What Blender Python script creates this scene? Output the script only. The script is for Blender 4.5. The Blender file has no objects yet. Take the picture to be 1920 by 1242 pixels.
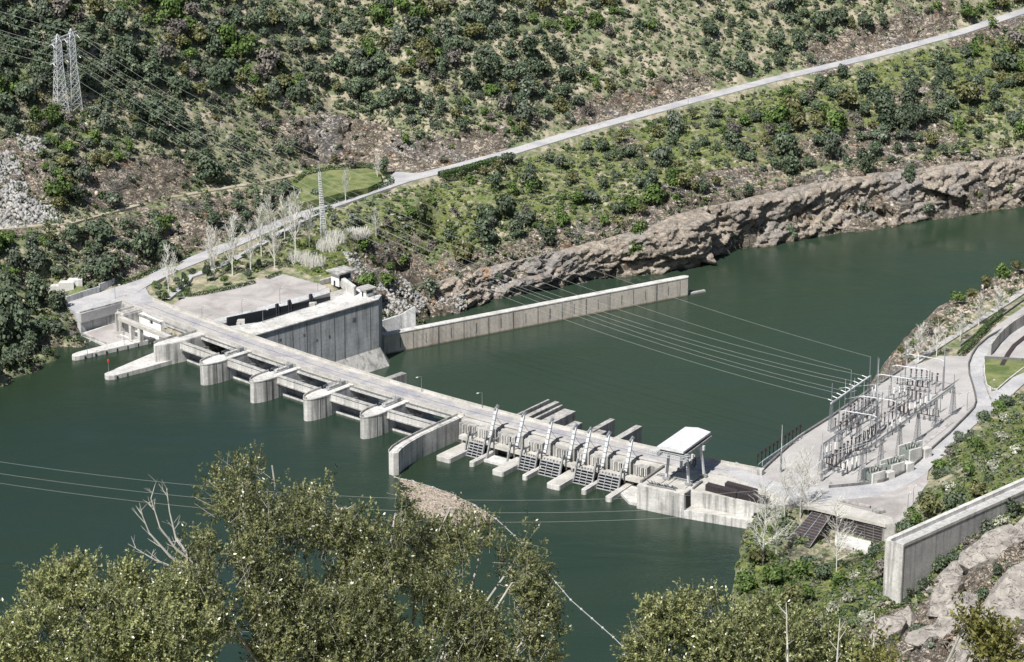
import bpy, math, random
import numpy as np
from mathutils import Vector
from mathutils.geometry import delaunay_2d_cdt
random.seed(7); RNG=np.random.default_rng(7)
sc=bpy.context.scene; COL=sc.collection
# ---------------- camera, sky, sun, exposure ----------------
F=5500.; TH=math.radians(19); H=400.; CX,CY=960.,621.
cam=bpy.data.cameras.new('camera'); camo=bpy.data.objects.new('camera',cam); COL.objects.link(camo)
camo.location=(0,0,H); camo.rotation_euler=(math.pi/2-TH,0,0)
cam.sensor_width=36; cam.lens=36*F/1920; cam.clip_start=1; cam.clip_end=6000; sc.camera=camo
sc.render.resolution_x=1024; sc.render.resolution_y=662
SUN_EL=math.radians(54); SUN_AZ=math.atan2(-.52,-.854)   # azimuth of the sun seen from the scene (x,y)
w=bpy.data.worlds.new('World'); sc.world=w; w.use_nodes=True
nt=w.node_tree; nt.nodes.clear()
sky=nt.nodes.new('ShaderNodeTexSky'); sky.sky_type='NISHITA'; sky.sun_disc=False
sky.sun_elevation=SUN_EL; sky.sun_rotation=math.atan2(-.52,-.854); sky.altitude=300; sky.air_density=1; sky.dust_density=1
bg=nt.nodes.new('ShaderNodeBackground'); bg.inputs[1].default_value=.05
wo=nt.nodes.new('ShaderNodeOutputWorld'); nt.links.new(sky.outputs[0],bg.inputs[0]); nt.links.new(bg.outputs[0],wo.inputs[0])
sl=bpy.data.lights.new('sun','SUN'); sl.energy=5.0; sl.angle=math.radians(.5); sl.color=(1,.965,.91)
so=bpy.data.objects.new('sun',sl); COL.objects.link(so)
sd=Vector((-.52*math.cos(SUN_EL),-.854*math.cos(SUN_EL),math.sin(SUN_EL)))
so.rotation_euler=sd.to_track_quat('Z','Y').to_euler(); so.location=(0,900,500)
vs=sc.view_settings; vs.view_transform='Standard'; vs.look='None'; vs.exposure=.37; vs.gamma=1; vs.use_curve_mapping=False
# ---------------- survey: turn a sighted bearing and a height into a place ----------------
ct,st=math.cos(TH),math.sin(TH)
def U(px,py,z):
    u=(px-CX)/F; v=(py-CY)/F
    d=np.array([u, ct-v*st, -st-v*ct]); t=(z-H)/d[2]
    return np.array([d[0]*t,d[1]*t,z])
def Pj(x,y,z):
    z=z-H; q=y*ct-z*st; v=-(y*st+z*ct)
    return CX+F*x/q, CY+F*v/q
# dam axis: a gentle arc; s along it, o upstream of the roadway edge
B=.00118
_c=(-.7112,1023.9)
_near=np.array([U(x,y,9.) for x,y in [(257,577.5),(301,598),(386,625),(468,659),(561.5,689),(660,720.5),(767,752),(870,781)]])
_c=np.polyfit(_near[:,0],_near[:,1]-B*_near[:,0]**2,1)
_xs=np.linspace(-200,220,4201); _ys=_c[1]+_c[0]*_xs+B*_xs*_xs
_sl=np.concatenate([[0],np.cumsum(np.hypot(np.diff(_xs),np.diff(_ys)))]); _sl-=np.interp(U(388.6,626.7,9.)[0],_xs,_sl)
def D(s,o,z=0.):
    x=float(np.interp(s,_sl,_xs)); k=_c[0]+2*B*x; l=math.hypot(1,k); tx,ty=1/l,k/l
    e=min(0,s-_sl[0])+max(0,s-_sl[-1])
    return (x+tx*e+ty*o, _c[1]+_c[0]*x+B*x*x+ty*e-tx*o, z)
def Ddir(s):
    x=float(np.interp(s,_sl,_xs)); k=_c[0]+2*B*x; return math.atan2(k,1)
# ---------------- numpy noise ----------------
def _h(ix,iy,seed):
    n=(ix.astype(np.int64)*374761393+iy.astype(np.int64)*668265263+seed*1274126177)&0xffffffff
    n=((n^(n>>13))*1274126177)&0xffffffff
    return ((n^(n>>16))&0xffff)/65535.
def vn(x,y,seed=0):
    x=np.asarray(x,float); y=np.asarray(y,float)
    ix=np.floor(x); iy=np.floor(y); fx=x-ix; fy=y-iy; fx=fx*fx*(3-2*fx); fy=fy*fy*(3-2*fy)
    a=_h(ix,iy,seed); b=_h(ix+1,iy,seed); c=_h(ix,iy+1,seed); d=_h(ix+1,iy+1,seed)
    return (a*(1-fx)+b*fx)*(1-fy)+(c*(1-fx)+d*fx)*fy
def fbm(x,y,o=4,seed=0):
    r=0;a=.5;t=0
    for i in range(o):
        r=r+a*vn(x,y,seed+i*17); t+=a; a*=.5; x=x*2.03+7.1; y=y*2.03+3.7
    return r/t
def ridge(x,y,o=4,seed=0):
    r=0;a=.5;t=0
    for i in range(o):
        r=r+a*(1-abs(2*vn(x,y,seed+i*17)-1)); t+=a; a*=.55; x=x*2.1+7.1; y=y*2.1+3.7
    return r/t
def facet(u,v,cell,seed,tilt=.5):
    x=np.asarray(u,float)/cell; y=np.asarray(v,float)/cell; ix=np.floor(x); iy=np.floor(y); best=np.full(x.shape,1e9); out=np.zeros(x.shape)
    for a in (-1,0,1):
        for b in (-1,0,1):
            cx=ix+a; cy=iy+b; sx=cx+_h(cx,cy,seed); sy=cy+_h(cx,cy,seed+5); d=(x-sx)**2+(y-sy)**2
            val=(_h(cx,cy,seed+9)-.5)+tilt*((_h(cx,cy,seed+11)-.5)*(x-sx)+(_h(cx,cy,seed+13)-.5)*(y-sy))*2
            m=d<best; out=np.where(m,val,out); best=np.where(m,d,best)
    return out
# ---------------- mesh helpers ----------------
class MB:
    def __init__(s): s.v=[]; s.f=[]
    def add(s,vs,fs):
        n=len(s.v); s.v+= [tuple(map(float,p)) for p in vs]; s.f+=[tuple(n+i for i in f) for f in fs]; return s
    def prism(s,pts,z0,z1):        # pts: world xy; z1 may be a list
        n=len(pts); a=0
        for i in range(n):
            j=(i+1)%n; a+=pts[i][0]*pts[j][1]-pts[j][0]*pts[i][1]
        zt=list(z1) if hasattr(z1,'__len__') else [z1]*n
        zb=list(z0) if hasattr(z0,'__len__') else [z0]*n
        if a<0: pts=pts[::-1]; zt=zt[::-1]; zb=zb[::-1]
        return s.add([(p[0],p[1],z) for p,z in zip(pts,zb)]+[(p[0],p[1],z) for p,z in zip(pts,zt)],
            [tuple(range(n-1,-1,-1)),tuple(range(n,2*n))]+[(i,(i+1)%n,n+(i+1)%n,n+i) for i in range(n)])
    def dbox(s,s0,s1,o0,o1,z0,z1,step=8):   # box in dam coordinates, follows the arc
        n=max(1,int(math.ceil(abs(s1-s0)/step)))
        for i in range(1):
            A=[D(s0+(s1-s0)*k/n,o0) for k in range(n+1)]+[D(s0+(s1-s0)*k/n,o1) for k in range(n,-1,-1)]
            s.prism([(p[0],p[1]) for p in A],z0,z1)
        return s
    def beam(s,p,q,wd,h=None,up=(0,0,1)):
        h=wd if h is None else h
        p=Vector(p);q=Vector(q);d=(q-p)
        if d.length<1e-6: return s
        d.normalize(); u=Vector(up)
        if abs(d.dot(u))>.97: u=Vector((0.6,.8,0))
        a=d.cross(u).normalized()*wd/2; b=a.cross(d).normalized()*h/2
        V=[p-a-b,p+a-b,p+a+b,p-a+b,q-a-b,q+a-b,q+a+b,q-a+b]
        return s.add(V,[(3,2,1,0),(4,5,6,7),(0,1,5,4),(1,2,6,5),(2,3,7,6),(3,0,4,7)])
    def tube(s,p,q,r,r2=None,n=6):
        r2=r if r2 is None else r2
        p=Vector(p);q=Vector(q);d=(q-p)
        if d.length<1e-6: return s
        d.normalize(); u=Vector((0,0,1)) if abs(d.z)<.95 else Vector((1,0,0))
        a=d.cross(u).normalized(); b=a.cross(d)
        V=[p+(a*math.cos(t)+b*math.sin(t))*r for t in [2*math.pi*k/n for k in range(n)]]+[q+(a*math.cos(t)+b*math.sin(t))*r2 for t in [2*math.pi*k/n for k in range(n)]]
        return s.add(V,[(i,(i+1)%n,n+(i+1)%n,n+i) for i in range(n)][::-1]+[tuple(range(n))]+[tuple(range(2*n-1,n-1,-1))])
    def lathe(s,c,prof,n=10):     # prof [(r,z)...]
        V=[];Fc=[]
        for r,z in prof:
            V+=[(c[0]+r*math.cos(2*math.pi*k/n),c[1]+r*math.sin(2*math.pi*k/n),c[2]+z) for k in range(n)]
        for j in range(len(prof)-1):
            Fc+=[(j*n+k,j*n+(k+1)%n,(j+1)*n+(k+1)%n,(j+1)*n+k) for k in range(n)]
        Fc.append(tuple(range(n-1,-1,-1))); Fc.append(tuple((len(prof)-1)*n+k for k in range(n)))
        return s.add(V,Fc)
ORG={}
def link(name,data,mat=None,parent=None):
    o=bpy.data.objects.new(name,data); COL.objects.link(o)
    if mat and not data.materials: data.materials.append(mat)
    if parent is not None: o.parent=parent
    return o
def root_of(p):
    while p.parent: p=p.parent
    return p
def obj(name,mb,mat,parent=None,smooth=False):
    me=bpy.data.meshes.new(name)
    v=np.array(mb.v,float)
    if parent is not None: org=np.array(ORG.get(root_of(parent).name,(0,0,0)))
    else: org=np.array([v[:,0].mean(),v[:,1].mean(),v[:,2].min()])
    me.from_pydata((v-org).tolist(),[],mb.f); me.update()
    if smooth: me.polygons.foreach_set('use_smooth',[True]*len(me.polygons))
    o=link(name,me,mat,parent)
    if parent is None: o.location=org; ORG[o.name]=tuple(org)
    return o
def tag(o,label=None,cat=None,group=None,kind=None):
    if label: o['label']=label
    if cat: o['category']=cat
    if group: o['group']=group
    if kind: o['kind']=kind
    return o
def thing(name,label,cat,loc,group=None,rz=0):
    o=bpy.data.objects.new(name,None); COL.objects.link(o); o.location=loc; o.rotation_euler=(0,0,rz)
    ORG[o.name]=tuple(loc); return tag(o,label,cat,group)
def np_mesh(name,V,Q,mat,tone=None):
    me=bpy.data.meshes.new(name); n=len(Q); k=Q.shape[1]
    me.vertices.add(len(V)); me.vertices.foreach_set('co',np.ascontiguousarray(V,dtype=np.float32).ravel())
    me.loops.add(n*k); me.loops.foreach_set('vertex_index',np.ascontiguousarray(Q,dtype=np.int32).ravel())
    me.polygons.add(n); me.polygons.foreach_set('loop_start',np.arange(0,n*k,k,dtype=np.int32))
    if tone is not None:
        a=me.attributes.new('tone','FLOAT','POINT'); a.data.foreach_set('value',np.ascontiguousarray(tone,dtype=np.float32))
    me.update(); me.validate()
    if mat: me.materials.append(mat)
    return me
# ---------------- materials ----------------
def M(name):
    m=bpy.data.materials.new(name); m.use_nodes=True; n=m.node_tree; b=n.nodes['Principled BSDF']; return m,n,b
def nd(n,t,**k):
    x=n.nodes.new(t)
    for a,v in k.items():
        if a.startswith('i_'):
            key=a[2:]; key=int(key) if key.isdigit() else key
            x.inputs[key].default_value=v
        else: setattr(x,a,v)
    return x
def ramp(n,src,stops):
    r=n.nodes.new('ShaderNodeValToRGB'); e=r.color_ramp.elements
    while len(e)<len(stops): e.new(.5)
    for el,(p,c) in zip(e,stops): el.position=p; el.color=(c,c,c,1) if not hasattr(c,'__len__') else (*c,1)
    n.links.new(src,r.inputs[0]); return r.outputs[0]
def mix(n,a,b,f,mode='MIX'):
    x=n.nodes.new('ShaderNodeMix'); x.data_type='RGBA'; x.blend_type=mode
    for s,v in ((x.inputs[0],f),(x.inputs[6],a),(x.inputs[7],b)):
        if hasattr(v,'is_output'): n.links.new(v,s)
        elif hasattr(v,'__len__'): s.default_value=(*v,1)
        else: s.default_value=v
    return x.outputs[2]
def noise(n,vec,scale,det=4,rough=.55,dist=0):
    x=nd(n,'ShaderNodeTexNoise'); x.inputs['Scale'].default_value=scale; x.inputs['Detail'].default_value=det; x.inputs['Roughness'].default_value=rough; x.inputs['Distortion'].default_value=dist
    n.links.new(vec,x.inputs['Vector']); return x.outputs[0]
def mapped(n,vec,scale,rot=(0,0,0)):
    x=nd(n,'ShaderNodeMapping'); x.inputs['Scale'].default_value=scale; x.inputs['Rotation'].default_value=rot; n.links.new(vec,x.inputs[0]); return x.outputs[0]
def pos(n): return nd(n,'ShaderNodeNewGeometry').outputs['Position']
def bump(n,b,h,strength,dist):
    x=nd(n,'ShaderNodeBump'); x.inputs['Strength'].default_value=strength; x.inputs['Distance'].default_value=dist
    n.links.new(h,x.inputs['Height']); n.links.new(x.outputs[0],b.inputs['Normal'])
def math_(n,op,a,b=None):
    x=nd(n,'ShaderNodeMath',operation=op)
    for s,v in ((x.inputs[0],a),(x.inputs[1],b)):
        if v is None: continue
        if hasattr(v,'is_output'): n.links.new(v,s)
        else: s.default_value=v
    return x.outputs[0]
def concrete(name,col,streak=.6,stain=.5,lines=.35,lift=2.0,tide=None):
    m,n,b=M(name); P=pos(n)
    blot=ramp(n,noise(n,P,.12,5,.6),[(.3,1-stain*.55),(.62,1.08)])
    fine=ramp(n,noise(n,P,1.1,4,.7),[(.3,.80),(.7,1.12)])
    st_=ramp(n,noise(n,mapped(n,P,(.55,.55,.035)),1,4,.6),[(.36,1-streak*.85),(.52,1.0)])
    pat=mix(n,(*[1.0]*3,),st_,1.0,'MULTIPLY')
    c=mix(n,col,blot,1,'MULTIPLY'); c=mix(n,c,fine,1,'MULTIPLY'); c=mix(n,c,pat,1,'MULTIPLY')
    sep=nd(n,'ShaderNodeSeparateXYZ'); n.links.new(P,sep.inputs[0])
    fr=math_(n,'FRACT',math_(n,'DIVIDE',sep.outputs[2],lift))
    ln=ramp(n,fr,[(.0,1-lines),(.07,1.0)])
    c=mix(n,c,ln,1,'MULTIPLY')
    if tide is not None:   # wet algae band above the waterline
        tr=ramp(n,math_(n,'SUBTRACT',sep.outputs[2],tide),[(.25,(.35,.33,.25)),(.9,(1,1,1))])
        c=mix(n,c,tr,1,'MULTIPLY')
    n.links.new(c,b.inputs['Base Color']); b.inputs['Roughness'].default_value=.9
    bump(n,b,noise(n,P,2.5,5,.6),.5,.15); return m
def plain(name,col,rough=.6,metal=0,var=.25,scale=1.5):
    m,n,b=M(name); P=pos(n)
    v=ramp(n,noise(n,P,scale,4,.6),[(.3,1-var),(.7,1+var*.5)])
    n.links.new(mix(n,col,v,1,'MULTIPLY'),b.inputs['Base Color']); b.inputs['Roughness'].default_value=rough; b.inputs['Metallic'].default_value=metal; return m
MT={}
MT['conc']=concrete('weathered_concrete',(.47,.46,.44),.55,.6,.28)
MT['conc_pale']=concrete('pale_concrete',(.63,.62,.595),.3,.5,.2)
MT['conc_grey']=concrete('grey_concrete',(.52,.53,.54),.42,.55,.28,2.0)
MT['conc_guide']=concrete('guide_concrete',(.56,.51,.45),.35,.3,.12,3.0,-20)
MT['conc_streak']=concrete('streaked_concrete',(.61,.60,.575),.62,.6,.28,1.8,)
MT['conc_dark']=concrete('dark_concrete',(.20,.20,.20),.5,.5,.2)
def surf(name,c1,c2,scale=.05,fs=1.5,track=None):
    m,n,b=M(name); P=pos(n)
    c=mix(n,c1,c2,ramp(n,noise(n,P,scale,6,.65,.6),[(.38,0.),(.6,1.)]))
    f=ramp(n,noise(n,P,fs,4,.75),[(.3,.78),(.7,1.16)]); c=mix(n,c,f,1,'MULTIPLY')
    n.links.new(c,b.inputs['Base Color']); b.inputs['Roughness'].default_value=.92
    bump(n,b,noise(n,P,4,3),.3,.05); return m
MT['road']=surf('pale_asphalt',(.35,.35,.37),(.47,.465,.465),.09)
MT['deckroad']=surf('deck_asphalt',(.30,.295,.33),(.44,.425,.41),.12)
MT['walk']=surf('sidewalk_concrete',(.40,.385,.35),(.53,.515,.485),.15)
MT['pave']=surf('pinkish_paving',(.30,.28,.272),(.45,.425,.415),.07,2)
MT['gravel']=surf('switchyard_gravel',(.35,.335,.325),(.44,.425,.415),.06,2.5)
MT['track']=surf('dirt_track',(.34,.29,.2),(.45,.41,.33),.1)
MT['steel']=plain('galvanised_steel',(.25,.27,.29),.55,.3)
MT['paleSteel']=plain('pale_painted_steel',(.60,.62,.64),.5,.1)
MT['rackSteel']=plain('rack_steel',(.42,.43,.44),.6,.1)
MT['white']=plain('white_paint',(.82,.82,.80),.6,0,.12)
MT['roofw']=plain('white_roof_sheet',(.66,.67,.68),.5,0,.22,.8)
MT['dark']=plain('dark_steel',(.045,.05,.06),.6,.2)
MT['insul']=plain('brown_insulator',(.05,.035,.03),.3)
MT['rust']=plain('rusty_dark_steel',(.055,.04,.042),.75,.1,.5,1.0)
MT['gate']=plain('gate_steel',(.30,.31,.32),.7,.1,.5,.6)
MT['black']=plain('recess_shade_black',(.02,.02,.02),.9)  # near-black colour standing in for shade inside slots, chamber and tunnel
MT['red']=plain('red_paint',(.55,.04,.03),.5)
MT['wire']=plain('aluminium_wire',(.50,.51,.50),.5,.2,.1)
MT['tank']=plain('green_grey_tank',(.22,.26,.24),.5)
MT['bark']=plain('grey_bark',(.46,.44,.40),.85,0,.35,3)
MT['barkp']=plain('pale_poplar_bark',(.66,.65,.60),.85,0,.2,3)
MT['barkb']=plain('brown_bark',(.22,.17,.12),.9,0,.3,3)
MT['drift']=surf('driftwood_mat',(.16,.12,.09),(.34,.26,.20),.4,3)
MT['log']=plain('bleached_driftwood',(.50,.43,.36),.9,0,.6,2)
def foliage(name,dark,light,rough=.6,spec=.35):
    m,n,b=M(name)
    a=nd(n,'ShaderNodeAttribute',attribute_name='tone'); oi=nd(n,'ShaderNodeObjectInfo')
    c=mix(n,dark,light,a.outputs['Fac'])
    v=ramp(n,oi.outputs['Random'],[(0,.75),(1,1.3)]); c=mix(n,c,v,1,'MULTIPLY')
    n.links.new(c,b.inputs['Base Color']); b.inputs['Roughness'].default_value=rough
    b.inputs['Specular IOR Level'].default_value=spec; return m
MT['f_dark']=foliage('dark_evergreen_leaves',(.028,.048,.028),(.140,.175,.105))
MT['f_blue']=foliage('blue_grey_leaves',(.045,.062,.042),(.16,.19,.135))
MT['f_olive']=foliage('olive_leaves',(.05,.058,.02),(.20,.20,.085))
MT['f_green']=foliage('fresh_green_leaves',(.035,.065,.015),(.13,.20,.05))
MT['f_brown']=foliage('grey_brown_twigs',(.09,.085,.075),(.24,.22,.19))
MT['f_white']=foliage('white_blossom',(.10,.12,.06),(.62,.62,.52))
MT['f_scrub']=foliage('low_scrub',(.06,.09,.04),(.29,.31,.19))
MT['f_grass']=foliage('grass_tufts',(.05,.09,.02),(.19,.25,.075))
MT['f_near']=foliage('glossy_oak_leaves',(.028,.050,.014),(.60,.62,.28),.33,.8)
MT['f_yel']=foliage('yellowish_leaves',(.08,.09,.02),(.40,.38,.12),.45,.5)
MT['hedge']=foliage('clipped_hedge',(.02,.045,.012),(.07,.12,.035))
def leafy(key,k=.42):
    n=MT[key].node_tree; b=n.nodes['Principled BSDF']; out=[x for x in n.nodes if x.type=='OUTPUT_MATERIAL'][0]
    tr=n.nodes.new('ShaderNodeBsdfTranslucent'); n.links.new(b.inputs['Base Color'].links[0].from_socket,tr.inputs[0]); mx=n.nodes.new('ShaderNodeMixShader'); mx.inputs[0].default_value=k
    n.links.new(b.outputs[0],mx.inputs[1]); n.links.new(tr.outputs[0],mx.inputs[2]); n.links.new(mx.outputs[0],out.inputs[0])
leafy('f_near'); leafy('f_yel')
# water
def water(name,c1,c2):
    m,n,b=M(name); P=pos(n)
    c=mix(n,c1,c2,ramp(n,noise(n,P,.006,3,.5,.8),[(.38,0.),(.62,1.)]))
    n.links.new(c,b.inputs['Base Color']); n.links.new(ramp(n,noise(n,mapped(n,P,(.5,1.4,1),(0,0,.35)),.013,5,.65,2.),[(.40,.06),(.62,.24)]),b.inputs['Roughness']); b.inputs['IOR'].default_value=1.33
    w1=noise(n,mapped(n,P,(1,1.8,1),(0,0,.5)),.6,5,.65)
    pt=ramp(n,noise(n,mapped(n,P,(.6,1.6,1),(0,0,.3)),.02,4,.6,1.5),[(.35,.12),(.65,1.)])
    bump(n,b,math_(n,'MULTIPLY',w1,pt),.6,.28); return m
MT['water_up']=water('reservoir_water',(.021,.038,.022),(.018,.036,.028))
MT['water_dn']=water('river_water',(.028,.050,.029),(.027,.046,.031))
# terrain
def terrain_mat():
    m,n,b=M('hillside_ground'); P=pos(n)
    at=lambda k: nd(n,'ShaderNodeAttribute',attribute_name=k).outputs['Fac']
    soil=mix(n,(.24,.215,.15),(.50,.44,.34),ramp(n,noise(n,P,.22,6,.7),[(.35,0.),(.65,1.)]))
    scrub=mix(n,(.07,.105,.045),(.24,.27,.15),ramp(n,noise(n,P,.5,5,.7),[(.3,0.),(.7,1.)]))
    c=mix(n,soil,scrub,ramp(n,noise(n,P,.12,6,.75,.5),[(.44,0.),(.56,1.)]))
    grass=mix(n,(.05,.085,.022),(.23,.25,.09),ramp(n,noise(n,P,.8,6,.75),[(.38,0.),(.62,1.)]))
    g=math_(n,'MULTIPLY',at('grass'),1.0)
    gm=ramp(n,math_(n,'ADD',g,math_(n,'MULTIPLY',math_(n,'SUBTRACT',noise(n,P,.25,5,.7),.5),1.3)),[(.42,0.),(.58,1.)])
    c=mix(n,c,grass,gm)
    PM=mapped(n,P,(.35,.35,.9),(.5,.35,.3))
    rk=mix(n,(.20,.165,.13),(.64,.56,.46),ramp(n,noise(n,PM,.5,7,.72,1.0),[(.34,0.),(.64,1.)]))
    rk=mix(n,rk,(.36,.37,.39),ramp(n,noise(n,P,.05,4,.6),[(.52,0.),(.68,.5)]))
    rk=mix(n,rk,(.42,.25,.14),ramp(n,noise(n,P,.09,5,.7),[(.58,0.),(.68,.75)]))
    PM2=mapped(n,P,(1,1,1.6),(.5,.5,.9))
    w1=noise(n,PM2,.22,8,.68,1.4); ab=math_(n,'ABSOLUTE',math_(n,'SUBTRACT',w1,.5))
    crack=ramp(n,ab,[(.0,.22),(.035,1.)])
    w2=noise(n,PM,.55,6,.65,1.0); ab2=math_(n,'ABSOLUTE',math_(n,'SUBTRACT',w2,.5))
    crack=mix(n,crack,ramp(n,ab2,[(.0,.35),(.05,1.)]),1,'MULTIPLY')
    rk=mix(n,rk,crack,.85,'MULTIPLY')
    r=at('rock')
    rm=ramp(n,math_(n,'ADD',r,math_(n,'MULTIPLY',math_(n,'SUBTRACT',noise(n,P,.16,6,.75),.5),1.5)),[(.44,0.),(.54,1.)])
    c=mix(n,c,rk,rm)
    bed=mix(n,c,(.03,.05,.03),at('bed'))
    n.links.new(bed,b.inputs['Base Color']); b.inputs['Roughness'].default_value=.95; b.inputs['Specular IOR Level'].default_value=.2
    hh=math_(n,'ADD',noise(n,PM,.9,6,.7,.6),math_(n,'MULTIPLY',crack,math_(n,'MULTIPLY',rm,.8)))
    bump(n,b,hh,.9,1.0); return m
MT['terrain']=terrain_mat()
MT['lawn']=surf('lawn_grass',(.085,.125,.035),(.21,.225,.095),.14,2)
MT['rock']=surf('granite_rock',(.30,.255,.215),(.50,.43,.36),.15,1.5)
MT['rubble']=surf('rubble_rock',(.22,.22,.215),(.45,.44,.425),.2,1.5)
# ================= TERRAIN =================
AN=[]  # x,y,z,rough,rock,grass
def an(px,py,z,r=.6,k=.25,g=.2): p=U(px,py,z); AN.append((p[0],p[1],z,r,k,g)); return p
def anw(x,y,z,r=.6,k=.25,g=.2): AN.append((x,y,z,r,k,g))
def res(pl,step=30):
    out=[]
    for a,b in zip(pl[:-1],pl[1:]):
        n=max(1,int(math.hypot(b[0]-a[0],b[1]-a[1])/step))
        for k in range(n): t=k/n; out.append(tuple(a[i]+(b[i]-a[i])*t for i in range(len(a))))
    return out+[pl[-1]]
def pin(pl,x,i): return float(np.interp(x,[p[0] for p in pl],[p[i] for p in pl]))
def climb(px,py0,z0,steps):   # walk up the slope: [(py, gradient, rough, rock, grass)]
    p=U(px,py0,z0); d0=p[1]; z=z0
    for py,m,r,k,g in steps:
        v=(py-CY)/F; tn=(st+v*ct)/(ct-v*st)
        d=(H-z+m*d0)/(tn+m); z=H-d*tn; an(px,py,z,r,k,g); d0=d
    return z
ROAD=[(225,552,9.3),(262,530,9.4),(300,514,9.7),(350,495,10),(430,462,10.7),(500,430,11.3),(600,393,12.3),(700,358,13.5),(760,338,14.3),(830,321,15),(950,289,16.6),(1100,244,19),(1290,192,22.5),(1450,150,26),(1600,115,29),(1680,95,31),(1800,62,33),(1920,22,36),(2050,-22,39),(2300,-100,46)]
TRACK=[(-500,530,38),(-200,470,34),(0,430,31),(130,419,29),(300,374,25),(480,344,20),(548,330,17)]
UPPER=TRACK[:-1]+[(548,326,17),(620,308,16),(700,304,15.6),(745,318,15),(830,310,15.2)]+[(p[0],p[1]-8,p[2]+.2) for p in ROAD[10:]]+[(2600,-190,52)]
CLIFF=[(800,530,-8.0),(850,512,-8.0),(900,498,-7.5),(1000,475,-5.0),(1100,450,-4.0),(1200,425,0.0),(1270,395,4.0),(1300,385,4.0),(1400,365,2.6),(1500,342,2.1),(1600,325,2.4),(1700,312,2.2),(1800,300,2.8),(1920,285,3.2),(2200,250,6.0),(2600,200,9.0)]
SHORE=[(800,590),(860,585),(930,560),(1000,546),(1100,527),(1180,516),(1240,508),(1290,500),(1312,490),(1316,480),(1340,476),(1500,450),(1600,435),(1700,418),(1800,404),(1920,383),(2100,350),(2600,270)]
_rp=[U(*a) for a in res(ROAD,25)]
for i,p in enumerate(_rp):
    a=_rp[max(0,i-1)]; b=_rp[min(len(_rp)-1,i+1)]; d=(b-a)[:2]; d/=np.hypot(*d)
    for o in (-4.6,0,4.6): anw(p[0]-d[1]*o,p[1]+d[0]*o,p[2],0,.0,.2)
for a in res(TRACK,30): an(a[0],a[1],a[2],0,.1,.3); an(a[0],a[1]-6,a[2],0.1,.1,.3)
for px in range(-500,2601,60):
    y0=pin(UPPER,px,1); z0=pin(UPPER,px,2); an(px,y0,z0+.3,.1,.3,.2)
    cut=1.1 if (560<px<960 or 1080<px<1340 or 1500<px<1790 or 200<px<360) else .7
    rk=.85 if cut>1 else .3
    climb(px,y0,z0,[(y0-6,.15,.3,rk,.1),(y0-46,cut,1,rk,.1),(y0-60,.5,.8,.2,.1),(min(y0-120,60 if px<1500 else y0-120),.56,.8,.22,.12),(y0-330 if px<900 else -120,.58,.8,.2,.12),(-300,.55,.8,.2,.1),(-520,.4,.8,.2,.1)])
for a in res([(p[0],p[1]) for p in SHORE],25):
    _p=an(a[0],a[1],-20,.8,1,0); anw(_p[0]+5,_p[1]-12,-32,0,1,0)
    if a[0]>830:
        cy=pin(CLIFF,a[0],1); cz=pin(CLIFF,a[0],2)
        an(a[0],(a[1]*.55+cy*.45),-20*.5+cz*.5,1.2,1,0)
for a in res(CLIFF,30):
    an(a[0],a[1],a[2],.8,.8,.1)
    if a[0]>1280: an(a[0],a[1]-9,a[2]+.8,.1,.1,.35); an(a[0],a[1]-20,a[2]+4,.9,.7,.2)
    else: an(a[0],a[1]-14,a[2]+4,.6,.45,.5)
for px in range(600,2101,45):
    p0=U(px,pin(ROAD,px,1),pin(ROAD,px,2)); cy=pin(CLIFF,px,1) if px>800 else 480; cz=pin(CLIFF,px,2) if px>800 else 2; p1=U(px,cy-(22 if px>1280 else 14),cz+4)
    for k,r_ in ((.12,.2),(.28,.7),(.5,.9),(.72,.9)): q=p0+(p1-p0)*k; anw(q[0]+random.uniform(-3,3),q[1],q[2]-(1. if k<.2 else 0),r_,.2,.55)
for px in range(130,545,35):
    yt=pin(TRACK,px,1); yr_=pin(ROAD,px,1) if px>225 else 520; zr=pin(ROAD,px,2) if px>225 else 13
    p0=U(px,yt,pin(TRACK,px,2)); p1=U(px,yr_-6,zr)
    for k in (.15,.4,.65,.88): q=p0+(p1-p0)*k; anw(q[0]+random.uniform(-2,2),q[1],q[2]+(2.0 if k<.7 else 1),1.0 if k<.8 else .5,.55,.15)
# left bank of the reservoir
for a in res([(-500,780),(-200,745),(0,715),(60,690),(100,668),(138,645)],40):
    _p=an(a[0],a[1],0,.3,.5,.3); anw(_p[0]+5,_p[1]-10,-10,0,1,0); an(a[0],a[1]-22,6,.7,.2,.5)
# abutment platform, esplanade (flat)
FLAT=[(-76,-1),(-76,12),(-60,15),(-60,-1)]
for s in range(-76,0,8):
    for o in (-1,-6,-12): anw(*D(s,o)[:2],8.2,0,0,0)
for s in (-74,-66,-61):
    for o in (6,13,20): anw(*D(s,o)[:2],8.2,0,0,0)
anw(*D(-60,-1)[:2],8.2,0,0,0); anw(*D(-57,1)[:2],-6,0,1,0)
for o in (2,10,20): anw(*D(-56.5,o)[:2],-6,0,1,0)
anw(*D(-60.5,22)[:2],5,.2,.6,.2)
for px in range(-500,121,50):
    yw=pin([(-500,780),(-200,745),(0,715),(60,690),(120,655)],px,1); yt=pin(TRACK,px,1)
    p0=U(px,yw,0); zt=pin(TRACK,px,2); p1=U(px,yt,zt)
    for k in (.12,.3,.5,.75):
        q=p0+(p1-p0)*k; anw(q[0],q[1],q[2]+(1.5 if k<.5 else 0),.8,.3,.45)
for q in [(340,565),(370,556),(400,545),(440,537),(480,527),(528,514),(560,522),(600,533),(640,520),(620,545),(440,560),(500,548),(560,540),(330,540),(300,540),(290,530),(320,525),(380,530)]: an(*q,8.3,0,0,.1)
for q in [(75,560,8),(100,545,10),(150,535,12),(190,520,13),(215,512,13),(250,500,13),(125,575,7.5)]: an(*q,.3,.5,.3)
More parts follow.
